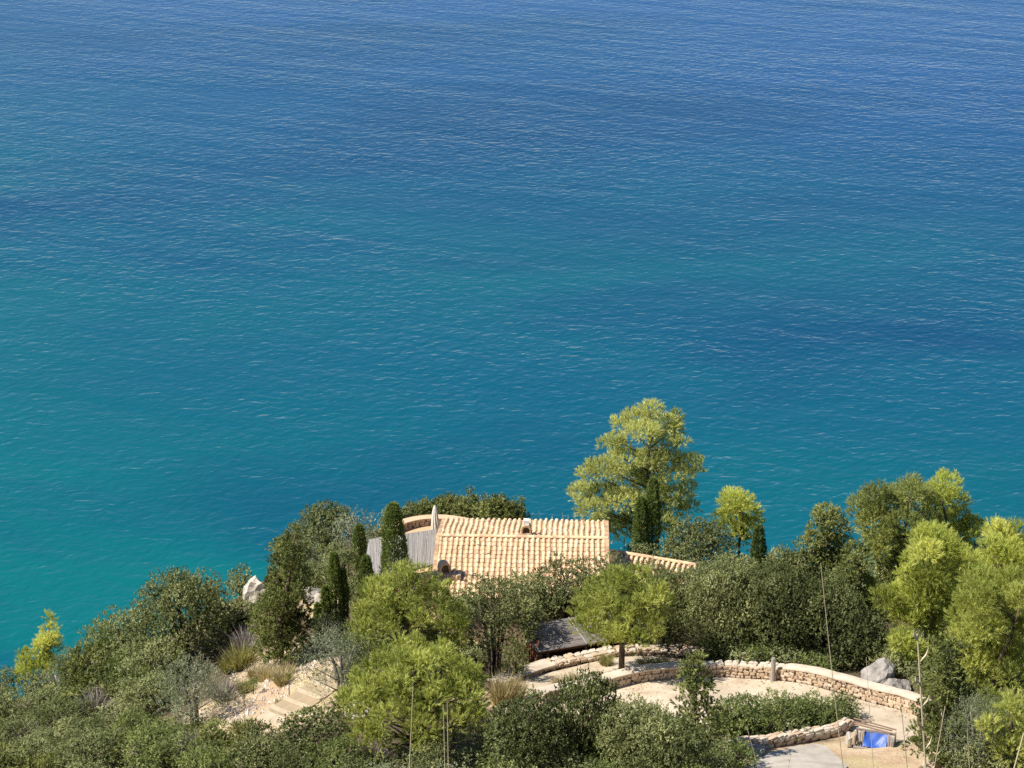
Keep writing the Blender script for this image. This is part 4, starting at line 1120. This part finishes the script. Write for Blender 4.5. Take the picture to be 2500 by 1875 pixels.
read_tree(2095, 1580, OR, SR, [(730, 270, 30, 25), (720, 330, 40, 25), (750, 370, 40, 30), (740, 420, 45, 30), (765, 465, 40, 30), (720, 460, 35, 30), (750, 300, 30, 25), (700, 380, 35, 28), (740, 510, 40, 28)], 93, 'shady dark conifer between the open conifer and the bright pine', 'juniper', 'juniper', 'juniper_tree', dens=1.3, dmax=1.0, bias=0.4)
read_tree(690, 1628, (488, 1098), 1.731, [(402, 342, 20, 14), (385, 385, 30, 20), (360, 420, 30, 18), (400, 430, 35, 22), (330, 470, 35, 16), (390, 480, 50, 25), (350, 520, 50, 25), (410, 530, 50, 28), (320, 570, 45, 22), (380, 580, 60, 30), (430, 590, 35, 30), (300, 630, 50, 25), (360, 640, 60, 30), (420, 660, 45, 35), (280, 690, 55, 25), (350, 710, 65, 30), (420, 730, 50, 30), (260, 750, 45, 22), (320, 780, 65, 30), (400, 790, 50, 30), (300, 840, 60, 28), (360, 860, 55, 28), (310, 890, 40, 20), (430, 820, 30, 30)], 94, 'tall ragged juniper with a twisted top on the left slope', 'juniper', 'juniper', 'juniper_tree', dens=1.3, dmax=1.3, bias=0.5)
read_tree(110, 1678, (0, 1350), 3.16, [(405, 540, 25, 30), (390, 600, 50, 40), (420, 680, 40, 45), (360, 690, 60, 45), (320, 740, 60, 45), (400, 740, 55, 45), (330, 820, 55, 45), (380, 850, 45, 45), (330, 900, 50, 45), (350, 950, 40, 35)], 88, 'slim yellow green young pine at the left shore edge', 'pine_y', dmax=0.7, trunk_r=0.06, bias=0.5)
read_tree(62, 1690, (0, 1350), 3.16, [(190, 860, 50, 40), (235, 890, 45, 40), (175, 915, 45, 35), (215, 950, 45, 35)], 89, 'squat yellow green pine beside the slim young pine', 'pine_y', dmax=0.5, trunk_r=0.05, bias=0.5)
cone_pine(1690, 1600, 1860, 150, 95, 'dark leaning juniper in front of the gap between the two stone walls', 'juniper', 40, kind='juniper', rs=0.22, top_w=0.25, name='juniper_tree', bias=0.4)
cone_pine(2290, 1560, 1880, 190, 96, 'dark juniper beside the right end of the curved wall', 'juniper', 46, kind='juniper', rs=0.22, top_w=0.4, name='juniper_tree', bias=0.35)
for px, top, w_, sd, lab in [(1146, 1194, 30, 131, 'tall pointed juniper tip above the hedge behind the roof'), (1096, 1206, 26, 132, 'small pointed juniper tip left of the tall one in the hedge'), (1226, 1212, 30, 133, 'pointed juniper tip in the hedge left of the ridge chimney'), (1272, 1218, 28, 134, 'dark pointed juniper just behind the ridge chimney')]:
    cone_pine(px, top, 1258, w_, sd, lab, 'juniper', 16, kind='juniper', rs=0.5, top_w=0.1, name='juniper_tree', pw=1.1, trunk_r=0.03, start=0.05)

# ------------------------------------------------------------------ cypresses
def cypress(spires, label, seed):
    """spires: (cx, top, base, width) in photo pixels; one plant"""
    p = base_at(spires[0][0], spires[0][2]); k = pxm(p); r = np.random.default_rng(seed)
    VV, FF, TT, off = [], [], [], 0; m = MB()
    for (cx, top, base, wpx) in spires:
        ox = (cx - spires[0][0]) / k; oz = 0; H_ = tall(cx, top, p) + (base - spires[0][2]) / k / COSD; Rw = wpx / k / 2
        oy = -0.15 if cx < spires[0][0] else 0.1
        if cx == spires[0][0]: oy = 0
        dz = -(base - spires[0][2]) / k / COSD
        n = int(480 * H_ * Rw * 2 + 400)
        t_ = r.random(n) ** 0.9; a_ = r.random(n) * 2 * math.pi
        prof = np.where(t_ < .25, 0.78 + 0.22 * t_ / .25, np.sqrt(np.maximum(0, 1 - ((t_ - .25) / .75) ** 2.3)) * 0.93 + 0.07)
        rib = 1 + 0.13 * np.sin(a_ * 5 + t_ * 4 + seed) + 0.08 * np.sin(a_ * 3 - t_ * 9) + 0.07 * np.sin(t_ * 21 + a_)
        rr = Rw * prof * rib * (1 - 0.3 * r.random(n) ** 2) * np.where(r.random(n) < .06, 1.16, 1.0)
        P = np.stack([ox + np.cos(a_) * rr, oy + np.sin(a_) * rr, dz + t_ * H_], -1)
        D = unit(np.stack([np.cos(a_) * .32, np.sin(a_) * .32, np.ones(n)], -1))
        V, Fq, T = leaves(r, P, D, 0.14 * np.sin(a_ * 4 + t_ * 8) + r.normal(0, .1, n), 7, 0.14, 0.13, 0.036, 0.3, 0.3, 0.1, True)
        VV.append(V); FF.append(Fq + off); TT.append(T); off += len(V)
        m.tube([(ox, oy, dz - .3), (ox, oy, dz + H_ * .5), (ox, oy, dz + H_ * .93)], [0.09, .06, .015], 6)
    return plant('cypress_tree', mesh_np('crown', np.concatenate(VV), np.concatenate(FF), M['cypress'], np.concatenate(TT)), m.mesh('trunk', M['bark'], True), p, label, 'tree', rotz=0)
cypress([(967, 1234, 1556, 64)], 'thick columnar cypress cutting across the cane pergola', 1)
cypress([(880, 1286, 1400, 31)], 'slender dark cypress left of the pergola', 2)
cypress([(898, 1362, 1530, 36)], 'short cypress at the left corner of the pergola', 3)
cypress([(822, 1354, 1545, 30), (842, 1398, 1535, 20), (778, 1474, 1590, 20), (798, 1432, 1570, 22)], 'cypress with three pointed spires on the sandy slope', 4)
cypress([(1590, 1172, 1368, 36), (1562, 1216, 1362, 34)], 'double spired cypress in front of the tall pine', 5)
cypress([(1849, 1287, 1395, 33)], 'single blunt cypress near the right cliff edge', 6)

# ------------------------------------------------------------------ named shrubs and trees
for a_ in [
    ('oak', 1258, 1562, 1662, 80, 'low dark shrub at the left wall of the cane roofed shed'),
    ('oak', 1585, 1376, 1480, 110, 'shrub covering the left half of the annexe roof'),
    ('oak', 1668, 1392, 1490, 100, 'shrub covering the right half of the annexe roof'),
    ('oak', 1625, 1385, 1590, 190, 'holm oak right of the lone round pine'),
    ('oak', 1755, 1370, 1600, 210, 'large holm oak in the middle of the right hand thicket'),
    ('oak', 1895, 1375, 1600, 210, 'holm oak below the single blunt cypress'),
    ('oak', 2020, 1410, 1615, 200, 'holm oak in front of the open dark conifer'),
    ('oak', 2090, 1490, 1630, 150, 'round holm oak above the jagged grey boulder'),
    ('oak', 1705, 1272, 1392, 165, 'dark rounded oak on the cliff below the small lime pine'),
    ('oak', 1640, 1318, 1388, 90, 'shady shrub right of the double spired cypress'),
    ('oak', 450, 1398, 1610, 235, 'big dark holm oak at the left edge of the sandy slope'),
    ('oak', 590, 1388, 1470, 80, 'holm oak shrub left of the angular pale boulder'),
    ('mastic', 320, 1490, 1640, 190, 'olive green shrub downhill of the big dark holm oak on the left'),
    ('mastic', 380, 1560, 1690, 170, 'yellowish shrub in front of the big dark holm oak'),
    ('juniper', 357, 1628, 1740, 90, 'small dark rounded juniper left of the silvery olive'),
    ('mastic', 14, 1632, 1712, 95, 'olive green shrub at the left edge beside the squat yellow green pine'),
    ('mastic', 178, 1588, 1692, 110, 'olive green shrub just right of the slim young pine at the shore edge'),
    ('oak', 92, 1648, 1716, 90, 'dark low shrub at the foot of the slim young pine'),
    ('olive', 478, 1612, 1775, 210, 'silvery olive tree leaning beside the sandy slope'),
    ('olive', 838, 1535, 1712, 215, 'silvery olive tree below the triple cypress'),
    ('olive', 800, 1500, 1600, 90, 'small grey green bush at the foot of the triple cypress'),
    ('oak', 795, 1232, 1335, 150, 'grey green shrub on the cliff edge left of the pergola'),
    ('olive', 868, 1252, 1345, 130, 'pale rounded shrub between the slender cypress and the sea'),
    ('oak', 722, 1300, 1420, 100, 'shrub on the skyline right of the ragged juniper'),
    ('mastic', 830, 1330, 1450, 130, 'green shrub below the slender dark cypress'),
    ('mastic', 880, 1400, 1500, 100, 'shrub between the triple cypress and the domed pine'),
    ('mastic', 755, 1370, 1450, 90, 'shrub above the grey brown rock'),
    ('oak', 772, 1738, 1870, 200, 'dense grey green oak in front of the garden steps'),
    ('oak', 640, 1800, 1890, 150, 'low oak under the garden steps'),
    ('oak', 1430, 1640, 1880, 190, 'sprawling holm oak in front of the lower pale coping wall'),
    ('oak', 1555, 1712, 1900, 190, 'tall holm oak in the front centre right of the sprawling one'),
    ('oak', 1290, 1705, 1900, 220, 'grey green oak at the front between the bright pine and the path'),
    ('oak', 1640, 1748, 1930, 210, 'dark oak at the bottom edge left of the rounded stone wall'),
    ('green', 1800, 1702, 1795, 150, 'yellow green bush in front of the right hand gravel path'),
    ('green', 1905, 1695, 1782, 140, 'fresh green bush in the middle of the right hand gravel path'),
    ('green', 1985, 1705, 1772, 130, 'light green bush left of the blue covered bin'),
    ('oak', 2065, 1712, 1762, 80, 'small grey green bush above the blue covered bin'),
    ('olive', 2385, 1690, 1900, 180, 'grey green shrub below the wide feathery pine'),
    ('green', 1800, 1815, 1880, 110, 'low green bush at the left end of the rounded stone wall'),
    ('juniper', 1100, 1216, 1256, 120, 'spiky green shrub behind the terrace parapet'),
    ('juniper', 1185, 1212, 1258, 130, 'spiky green shrub behind the roof left of the ridge chimney'),
    ('juniper', 1248, 1222, 1264, 80, 'low spiky shrub just left of the ridge chimney'),
    ('oak', 1015, 1232, 1262, 90, 'dry looking shrub behind the left end of the parapet'),
    ('oak', 1560, 1330, 1400, 110, 'bush at the right foot of the house gable'),
]:
    put(a_[0], *a_[1:])

# ------------------------------------------------------------------ thicket fill
def inside(poly, x, y):
    c = False; j = len(poly) - 1
    for i in range(len(poly)):
        if (poly[i][1] > y) != (poly[j][1] > y) and x < (poly[j][0] - poly[i][0]) * (y - poly[i][1]) / (poly[j][1] - poly[i][1]) + poly[i][0]: c = not c
        j = i
    return c

LMARK = [('the silvery olive leaning on the slope', 478, 1700), ('the big dark holm oak at left', 450, 1510), ('the slim young pine at left', 108, 1600), ('the small dark rounded juniper', 357, 1690),
         ('the garden steps', 740, 1730), ('the yellow grass clump', 588, 1610), ('the bright domed pine', 1010, 1720), ('the broad domed pine', 1000, 1520), ('the left edge of the picture', 0, 1760),
         ('the bottom left corner', 40, 1875), ('the pair of thin stems', 1088, 1840), ('the concrete pad', 1950, 1860), ('the rounded stone wall', 1930, 1820), ('the dark leaning juniper', 1690, 1730), ('the blue bin', 2130, 1800),
         ('the grey post', 1886, 1630), ('the jagged grey boulder', 2148, 1650), ('the lone round pine', 1517, 1500), ('the blunt cypress', 1849, 1330), ('the open dark conifer', 2014, 1330), ('the upright dark pine', 2186, 1300),
         ('the large bright pine', 2262, 1450), ('the wide feathery pine', 2400, 1580), ('the bottom right corner', 2480, 1860), ('the annexe roof', 1620, 1370), ('the slender cypress', 880, 1340), ('the ragged juniper', 690, 1450),
         ('the triple cypress', 822, 1450), ('the parasol', 1063, 1260), ('the ridge chimney', 1284, 1280), ('the angular pale boulder', 640, 1420), ('the thick seeded stem', 2250, 1700), ('the coping wall', 1480, 1670), ('the cane shed', 1390, 1560), ('the yellow clump by the low oak', 535, 1810)]
USED = {}
def where(x, y):
    best = sorted(LMARK, key=lambda q: math.hypot(q[1] - x, (q[2] - y) * 1.3))[0]
    dx, dy = x - best[1], y - best[2]
    if abs(dx) > abs(dy) * 1.6: rel = 'left of' if dx < 0 else 'right of'
    elif abs(dy) > abs(dx) * 1.6: rel = 'behind' if dy < 0 else 'in front of'
    else: rel = ('behind and ' if dy < 0 else 'in front and ') + ('left of' if dx < 0 else 'right of')
    return rel + ' ' + best[0]

def fill(poly, dx, dy, kinds, wr, hr, label, group, seed):
    r = random.Random(seed)
    ya, yb = min(q[1] for q in poly), max(q[1] for q in poly); xa, xb = min(q[0] for q in poly), max(q[0] for q in poly)
    y = ya; row = 0
    while y <= yb:
        x = xa + (row % 2) * dx / 2
        while x <= xb:
            jx, jy = x + r.uniform(-.35, .35) * dx, y + r.uniform(-.35, .35) * dy
            if inside(poly, jx, jy):
                k = r.choice(kinds); w_ = r.uniform(*wr); h_ = r.uniform(*hr)
                nm = {'oak': 'dark oak-like shrub', 'mastic': 'olive green shrub', 'green': 'fresh green shrub', 'olive': 'silver grey shrub', 'juniper': 'dark juniper shrub'}[k]
                size = 'wide ' if w_ > wr[0] + .66 * (wr[1] - wr[0]) else ('narrow ' if w_ < wr[0] + .33 * (wr[1] - wr[0]) else '')
                lb = size + nm + ' ' + where(jx, jy - h_ * .5)
                if USED.setdefault(lb, group) != group: lb = (nm + ' ' + label)
                put(k, jx, jy - h_, jy, w_, lb, USED.get(lb, group), cat='shrub', name=NAMES[k] if k != 'olive' else 'grey_shrub')
            x += dx
        y += dy; row += 1

fill([(-40, 1712), (40, 1708), (150, 1700), (200, 1620), (300, 1585), (440, 1600), (380, 1700), (470, 1790), (560, 1830), (600, 1960), (-60, 1960)], 88, 44, ['mastic', 'oak', 'mastic', 'green', 'olive', 'mastic', 'juniper', 'oak'], (85, 175), (48, 115), 'in the dense thicket of the bottom left corner', 'bottom left thicket', 1)
fill([(600, 1850), (720, 1850), (880, 1870), (1150, 1840), (1230, 1760), (1330, 1780), (1330, 1960), (600, 1960)], 85, 42, ['oak', 'mastic', 'green', 'olive', 'oak'], (80, 155), (45, 92), 'along the bottom edge below the bright domed pine', 'bottom centre thicket', 2)
fill([(1330, 1830), (1480, 1800), (1740, 1790), (1780, 1850), (1790, 1960), (1330, 1960)], 85, 42, ['oak', 'oak', 'mastic', 'green'], (100, 150), (55, 90), 'along the bottom edge left of the concrete pad', 'bottom right thicket', 3)
fill([(1735, 1600), (1850, 1590), (2000, 1610), (2080, 1634), (2080, 1664), (2020, 1656), (1900, 1636), (1740, 1640)], 62, 24, ['green', 'green', 'mastic'], (80, 115), (40, 62), 'in the band behind the curved ochre wall', 'band behind the ochre wall', 4)
fill([(1600, 1500), (1750, 1480), (1900, 1480), (2060, 1500), (2150, 1570), (2100, 1610), (1700, 1590), (1600, 1590)], 85, 40, ['oak', 'mastic', 'oak', 'green', 'juniper', 'olive'], (95, 165), (70, 125), 'in the thicket between the round pine and the bright pines', 'right hand thicket', 5)
fill([(1660, 1400), (1820, 1390), (1960, 1385), (2060, 1400), (2060, 1470), (1660, 1460)], 85, 34, ['oak', 'oak', 'olive'], (100, 140), (55, 80), 'on the rise below the right cliff edge', 'rise below the right cliff edge', 6)
fill([(2180, 1540), (2320, 1480), (2520, 1460), (2560, 1960), (2330, 1960), (2290, 1800), (2240, 1700)], 90, 55, ['oak', 'mastic', 'juniper'], (110, 150), (70, 105), 'under the pines on the right', 'understorey of the right pines', 7)
fill([(2110, 1440), (2300, 1380), (2500, 1380), (2500, 1480), (2200, 1520), (2130, 1500)], 75, 34, ['oak', 'mastic'], (110, 150), (85, 120), 'in the shade behind the right pines', 'shade behind the right pines', 8)
fill([(690, 1350), (780, 1300), (930, 1290), (940, 1330), (880, 1390), (760, 1420), (700, 1420)], 62, 30, ['mastic', 'oak', 'olive'], (70, 105), (36, 60), 'on the headland left of the pergola', 'headland left of the pergola', 9)
fill([(1150, 1480), (1280, 1470), (1300, 1520), (1120, 1530)], 80, 30, ['oak'], (110, 150), (80, 100), 'against the front wall of the house', 'front wall of the house', 10)
fill([(930, 1268), (1000, 1252), (1120, 1248), (1265, 1262), (1265, 1274), (1180, 1264), (1000, 1262), (930, 1282)], 46, 9, ['juniper', 'juniper', 'mastic'], (55, 80), (28, 42), 'in the hedge behind the terrace', 'hedge behind the terrace', 11)
fill([(500, 1480), (590, 1450), (620, 1480), (560, 1560)], 70, 34, ['mastic', 'oak'], (70, 110), (45, 70), 'between the dark holm oak and the ragged juniper', 'gap by the ragged juniper', 12)
fill([(880, 1560), (1120, 1560), (1130, 1660), (900, 1690), (860, 1680)], 80, 36, ['mastic', 'oak'], (90, 120), (45, 70), 'in the shade under the broad domed pine', 'shade under the broad domed pine', 13)

fill([(1060, 1600), (1190, 1590), (1210, 1645), (1060, 1665)], 70, 30, ['oak', 'mastic'], (80, 110), (36, 56), 'under the bare stems of the holm oak by the shed', 'foot of the bare stemmed oak', 14)

fill([(1745, 1760), (1870, 1755), (2060, 1750), (2050, 1782), (1960, 1800), (1830, 1812), (1745, 1800)], 52, 17, ['green', 'green', 'mastic'], (60, 95), (38, 62), 'in the bed between the gravel path and the rounded stone wall', 'bed inside the bend', 15)
fill([(2100, 1600), (2180, 1590), (2250, 1640), (2240, 1680), (2180, 1660), (2110, 1640)], 55, 24, ['mastic', 'oak'], (60, 90), (40, 60), 'around the jagged grey boulder', 'around the jagged boulder', 16)

# ------------------------------------------------------------------ dry grass, twigs, saplings, stalks
def grass_me(seed, W_, H_, n, mat, bend=0.5):
    r = np.random.default_rng(seed)
    a_ = r.random(n) * 2 * math.pi; q = np.sqrt(r.random(n)) * W_ * .22
    B = np.stack([np.cos(a_) * q, np.sin(a_) * q, np.zeros(n) - .05], -1)
    L = unit(np.stack([np.cos(a_) * bend * r.random(n), np.sin(a_) * bend * r.random(n), np.ones(n) * .8], -1) + r.normal(0, .16, (n, 3)))
    l = H_ * (0.5 + 0.6 * r.random((n, 1))); Wd = unit(np.cross(L, r.normal(size=(n, 3)))) * (0.012 + 0.014 * r.random((n, 1)))
    tip = B + L * l + np.array([0, 0, -1]) * l * 0.12 * r.random((n, 1)) + L * np.array([1, 1, 0]) * l * .25
    mid = B + L * l * .55
    V = np.stack([B - Wd / 2, B + Wd / 2, mid + Wd / 2, mid - Wd / 2, mid - Wd / 2, mid + Wd / 2, tip], 1).reshape(-1, 3)
    i = np.arange(n)[:, None] * 7
    Fs = [list(map(int, q_)) for q_ in np.concatenate([i + np.array([[0, 1, 2, 3]])])] + [list(map(int, q_)) for q_ in i + np.array([[4, 5, 6]])]
    return mesh_np('blades', V, Fs, M[mat], np.repeat(np.clip(r.normal(.5, .2, n), 0, 1), 7))
GR = {m_: [grass_me(s_, 1.0, 0.7, 420, m_) for s_ in (1, 2, 3)] for m_ in ('dry', 'dryg')}
TW = grass_me(9, 1.0, 0.9, 300, 'grey', 0.9)
def tuft(px, py, wpx, hpx, mat, label, group=None, me=None):
    p = at(px, py); k = pxm(p); s = wpx / k
    return link('grass_clump' if me is None else 'dead_bush', me or rnd.choice(GR[mat]), loc=p, rot=(0, 0, rnd.uniform(0, 6)), scale=(s, s, hpx / k / COSD / 0.7), label=label, cat='grass' if me is None else 'bush', group=group)
tuft(588, 1632, 85, 70, 'dryg', 'large yellow grass clump left of the ragged juniper')
tuft(560, 1640, 60, 50, 'dryg', 'yellow green grass clump against the dark holm oak')
tuft(655, 1660, 80, 40, 'dry', 'straw coloured grass clump at the foot of the ragged juniper')
tuft(690, 1668, 70, 36, 'dry', 'straw coloured clump under the trunk of the ragged juniper')
tuft(630, 1655, 70, 34, 'dry', 'low straw clump between the yellow clump and the sandy slope')
tuft(598, 1690, 60, 34, 'dryg', 'small green yellow clump on the sandy slope')
tuft(690, 1725, 40, 22, 'dryg', 'small bright clump beside the garden steps')
tuft(590, 1790, 60, 40, 'dryg', 'yellow clump at the lower end of the sandy slope')
tuft(535, 1830, 100, 44, 'dryg', 'yellow green clump left of the low oak')
tuft(700, 1650, 60, 36, 'dry', 'straw clump right of the juniper trunk')
tuft(1225, 1720, 80, 90, 'dry', 'tall dry grass clump at the left end of the upper path')
tuft(1262, 1712, 60, 70, 'dry', 'dry grass clump right of the tall one at the path end')
tuft(1365, 1690, 50, 50, 'dry', 'dry grass clump on the upper path behind the pale coping')
tuft(1400, 1678, 50, 46, 'dry', 'second dry grass clump on the upper path behind the pale coping')
tuft(1462, 1664, 40, 30, 'dry', 'small dry clump on the upper path near the pine trunk')
tuft(1580, 1634, 60, 32, 'dryg', 'green yellow clump right of the round pine trunk')
tuft(1615, 1634, 56, 32, 'dryg', 'second green yellow clump right of the round pine trunk')
tuft(1480, 1625, 46, 34, 'dryg', 'sparse green clump against the low curved wall')
tuft(840, 1440, 40, 70, 'dry', 'dry grass clump above the upright pale rock')
tuft(770, 1440, 50, 50, 'dryg', 'yellow clump right of the ragged juniper top')
tuft(600, 1590, 60, 55, None, 'grey leafless bush above the yellow grass clump', me=TW)
tuft(1965, 1580, 70, 60, None, 'grey dead branches in the thicket above the curved wall', me=TW)
tuft(90, 1830, 110, 60, None, 'grey dead branches in the bottom left thicket', me=TW)
for px, py, lab in [(235, 1745, 'grey dead twigs in the middle of the left thicket'), (345, 1868, 'grey dead twigs at the bottom edge of the left thicket'), (905, 1866, 'grey dead twigs below the bright domed pine'), (1715, 1575, 'pale dead branches right of the lone round pine'), (1830, 1585, 'pale dead branches in the middle of the right thicket'), (1215, 1800, 'bleached twigs right of the bright domed pine'), (480, 1850, 'grey dead twigs below the leaning olive'), (150, 1690, 'grey twigs right of the slim young pine')]:
    tuft(px, py, rnd.uniform(60, 90), rnd.uniform(48, 70), None, lab, me=TW)
tuft(545, 1710, 70, 50, None, 'grey twiggy bush right of the leaning olive', me=TW)

for k, (px, top, base, lab) in enumerate([(619, 1655, 1695, 'thin sapling with a bushy head on the sandy slope'), (706, 1640, 1698, 'bare staked sapling right of the bushy one on the sandy slope'), (596, 1690, 1722, 'tiny sapling at the lower left of the sandy slope')]):
    p = at(px, base); kk = pxm(p); H_ = (base - top) / kk / COSD
    c = LIB['green'][0]
    o = link('sapling', None, loc=p, label=lab, cat='sapling')
    link('crown', c[2], o, (0, 0, H_ * .55), None, (0.5 if k == 0 else .22, .5 if k == 0 else .22, H_ * .5))
    MB().tube([(0, 0, -.2), (0.02, 0, H_ * .8)], [0.03, .02], 6).build('trunk', M['bark'], o)

def stalk(px0, py0, px1, py1, y, r0, label, group=None, head=0, name='grass_stalk', root_drop=None):
    """a dry stem between two pixels at the distance y, rooted in the ground below"""
    a_, b_ = aty(px0, py0, y), aty(px1, py1, y * 1.0)
    d_ = unit(a_ - b_)
    g = b_.copy()
    for _ in range(60):
        if g[2] < terr(g[0], g[1]): break
        g = g - d_ * 0.05
    o = link(name, None, loc=g, label=label, cat='grass', group=group)
    n = 7; m = MB(); bend = np.array([rnd.uniform(-.012, .012), 0, 0]) * np.linalg.norm(a_ - g)
    pts = [(a_ - g) * (i / n) + bend * math.sin(i / n * 3.1) for i in range(n + 1)]
    m.tube(pts, [r0 * (1 - .65 * i / n) for i in range(n + 1)], 6)
    m.build('stem', M['straw'], o)
    Ln = np.linalg.norm(a_ - b_)
    for i in range(head):
        t_ = 1 - (i + .3) / head * 0.42; c = (a_ - g) * t_ + bend * math.sin(t_ * 3.1)
        sgn = 1 if i % 2 else -1; l = r0 * rnd.uniform(6, 10)
        q = c + np.array([sgn * l * rnd.uniform(.15, .45), rnd.uniform(-.3, .3) * l, l * rnd.uniform(.7, 1.1)])
        MB().tube([c, (c + q) / 2 + np.array([sgn * l * .12, 0, 0]), q], [r0 * .4, r0 * .6, r0 * .1], 5).build('spikelet', M['straw'], o)
    return o
stalk(2240, 1548, 2268, 1900, 3.0, 0.0032, 'thick pale grass stem with seed spikes in front of the right pines', head=11)
stalk(2004, 1375, 2070, 1900, 4.2, 0.0017, 'very long thin grass stem crossing the right hand thicket')
stalk(2115, 1605, 2138, 1900, 4.0, 0.0013, 'thin brown stem crossing the blue covered bin')
stalk(2200, 1722, 2222, 1900, 3.4, 0.0022, 'pale grass stem with seeds right of the blue covered bin', head=7)
stalk(2308, 1724, 2284, 1900, 3.2, 0.0016, 'slanting pale stem right of the thick seeded stem', head=5)
stalk(2362, 1782, 2372, 1900, 3.2, 0.0013, 'short thin stem at the bottom near the right corner')
stalk(2500, 1790, 2472, 1900, 2.6, 0.0026, 'thick pale stem slanting out of the bottom right corner')
stalk(1823, 1775, 1852, 1900, 3.6, 0.0015, 'curved pale stem left of the concrete pad')
stalk(1936, 1824, 1918, 1900, 3.6, 0.0011, 'faint straw stem in front of the concrete pad', head=3)
stalk(1008, 1676, 993, 1900, 3.6, 0.0018, 'pale stem in front of the bright domed pine, left of a pair')
stalk(1082, 1720, 1084, 1900, 3.6, 0.0016, 'left stem of the close pair in front of the bright domed pine')
stalk(1092, 1716, 1098, 1900, 3.7, 0.0016, 'right stem of the close pair in front of the bright domed pine')

# flower stalks on the skyline behind the house
for px, top, base in [(1193, 1202, 1262), (1179, 1208, 1260), (1208, 1212, 1262), (1224, 1216, 1264), (1310, 1248, 1285), (1338, 1262, 1286), (1352, 1258, 1288), (1375, 1252, 1289), (1389, 1258, 1290), (1402, 1262, 1290), (1292, 1252, 1284), (1147, 1196, 1262), (1095, 1208, 1258)]:
    yy = 120.6 + rnd.uniform(-.6, .6)
    q = aty(px + rnd.uniform(-8, 8), top, yy); b_ = aty(px, base, yy)
    g = np.array([b_[0], yy, float(terr(b_[0], yy))])
    o = link('flower_stalk', None, loc=g, label='thin dry flower stalk on the skyline behind the house', cat='plant', group='dry flower stalks behind the house')
    MB().tube([(0, 0, -.1), (q - g) * .6 + np.array([.02, 0, 0]), q - g], [0.016, .012, .008], 5).build('stem', M['grey'] if px < 1180 else M['straw'], o)
    m = MB()
    for i in range(6):
        c = (q - g) * (0.72 + .045 * i); m.tube([c, c + np.array([rnd.uniform(-.09, .09), rnd.uniform(-.09, .09), .05])], [.008, .014], 4)
    m.build('seed_head', M['straw'], o)
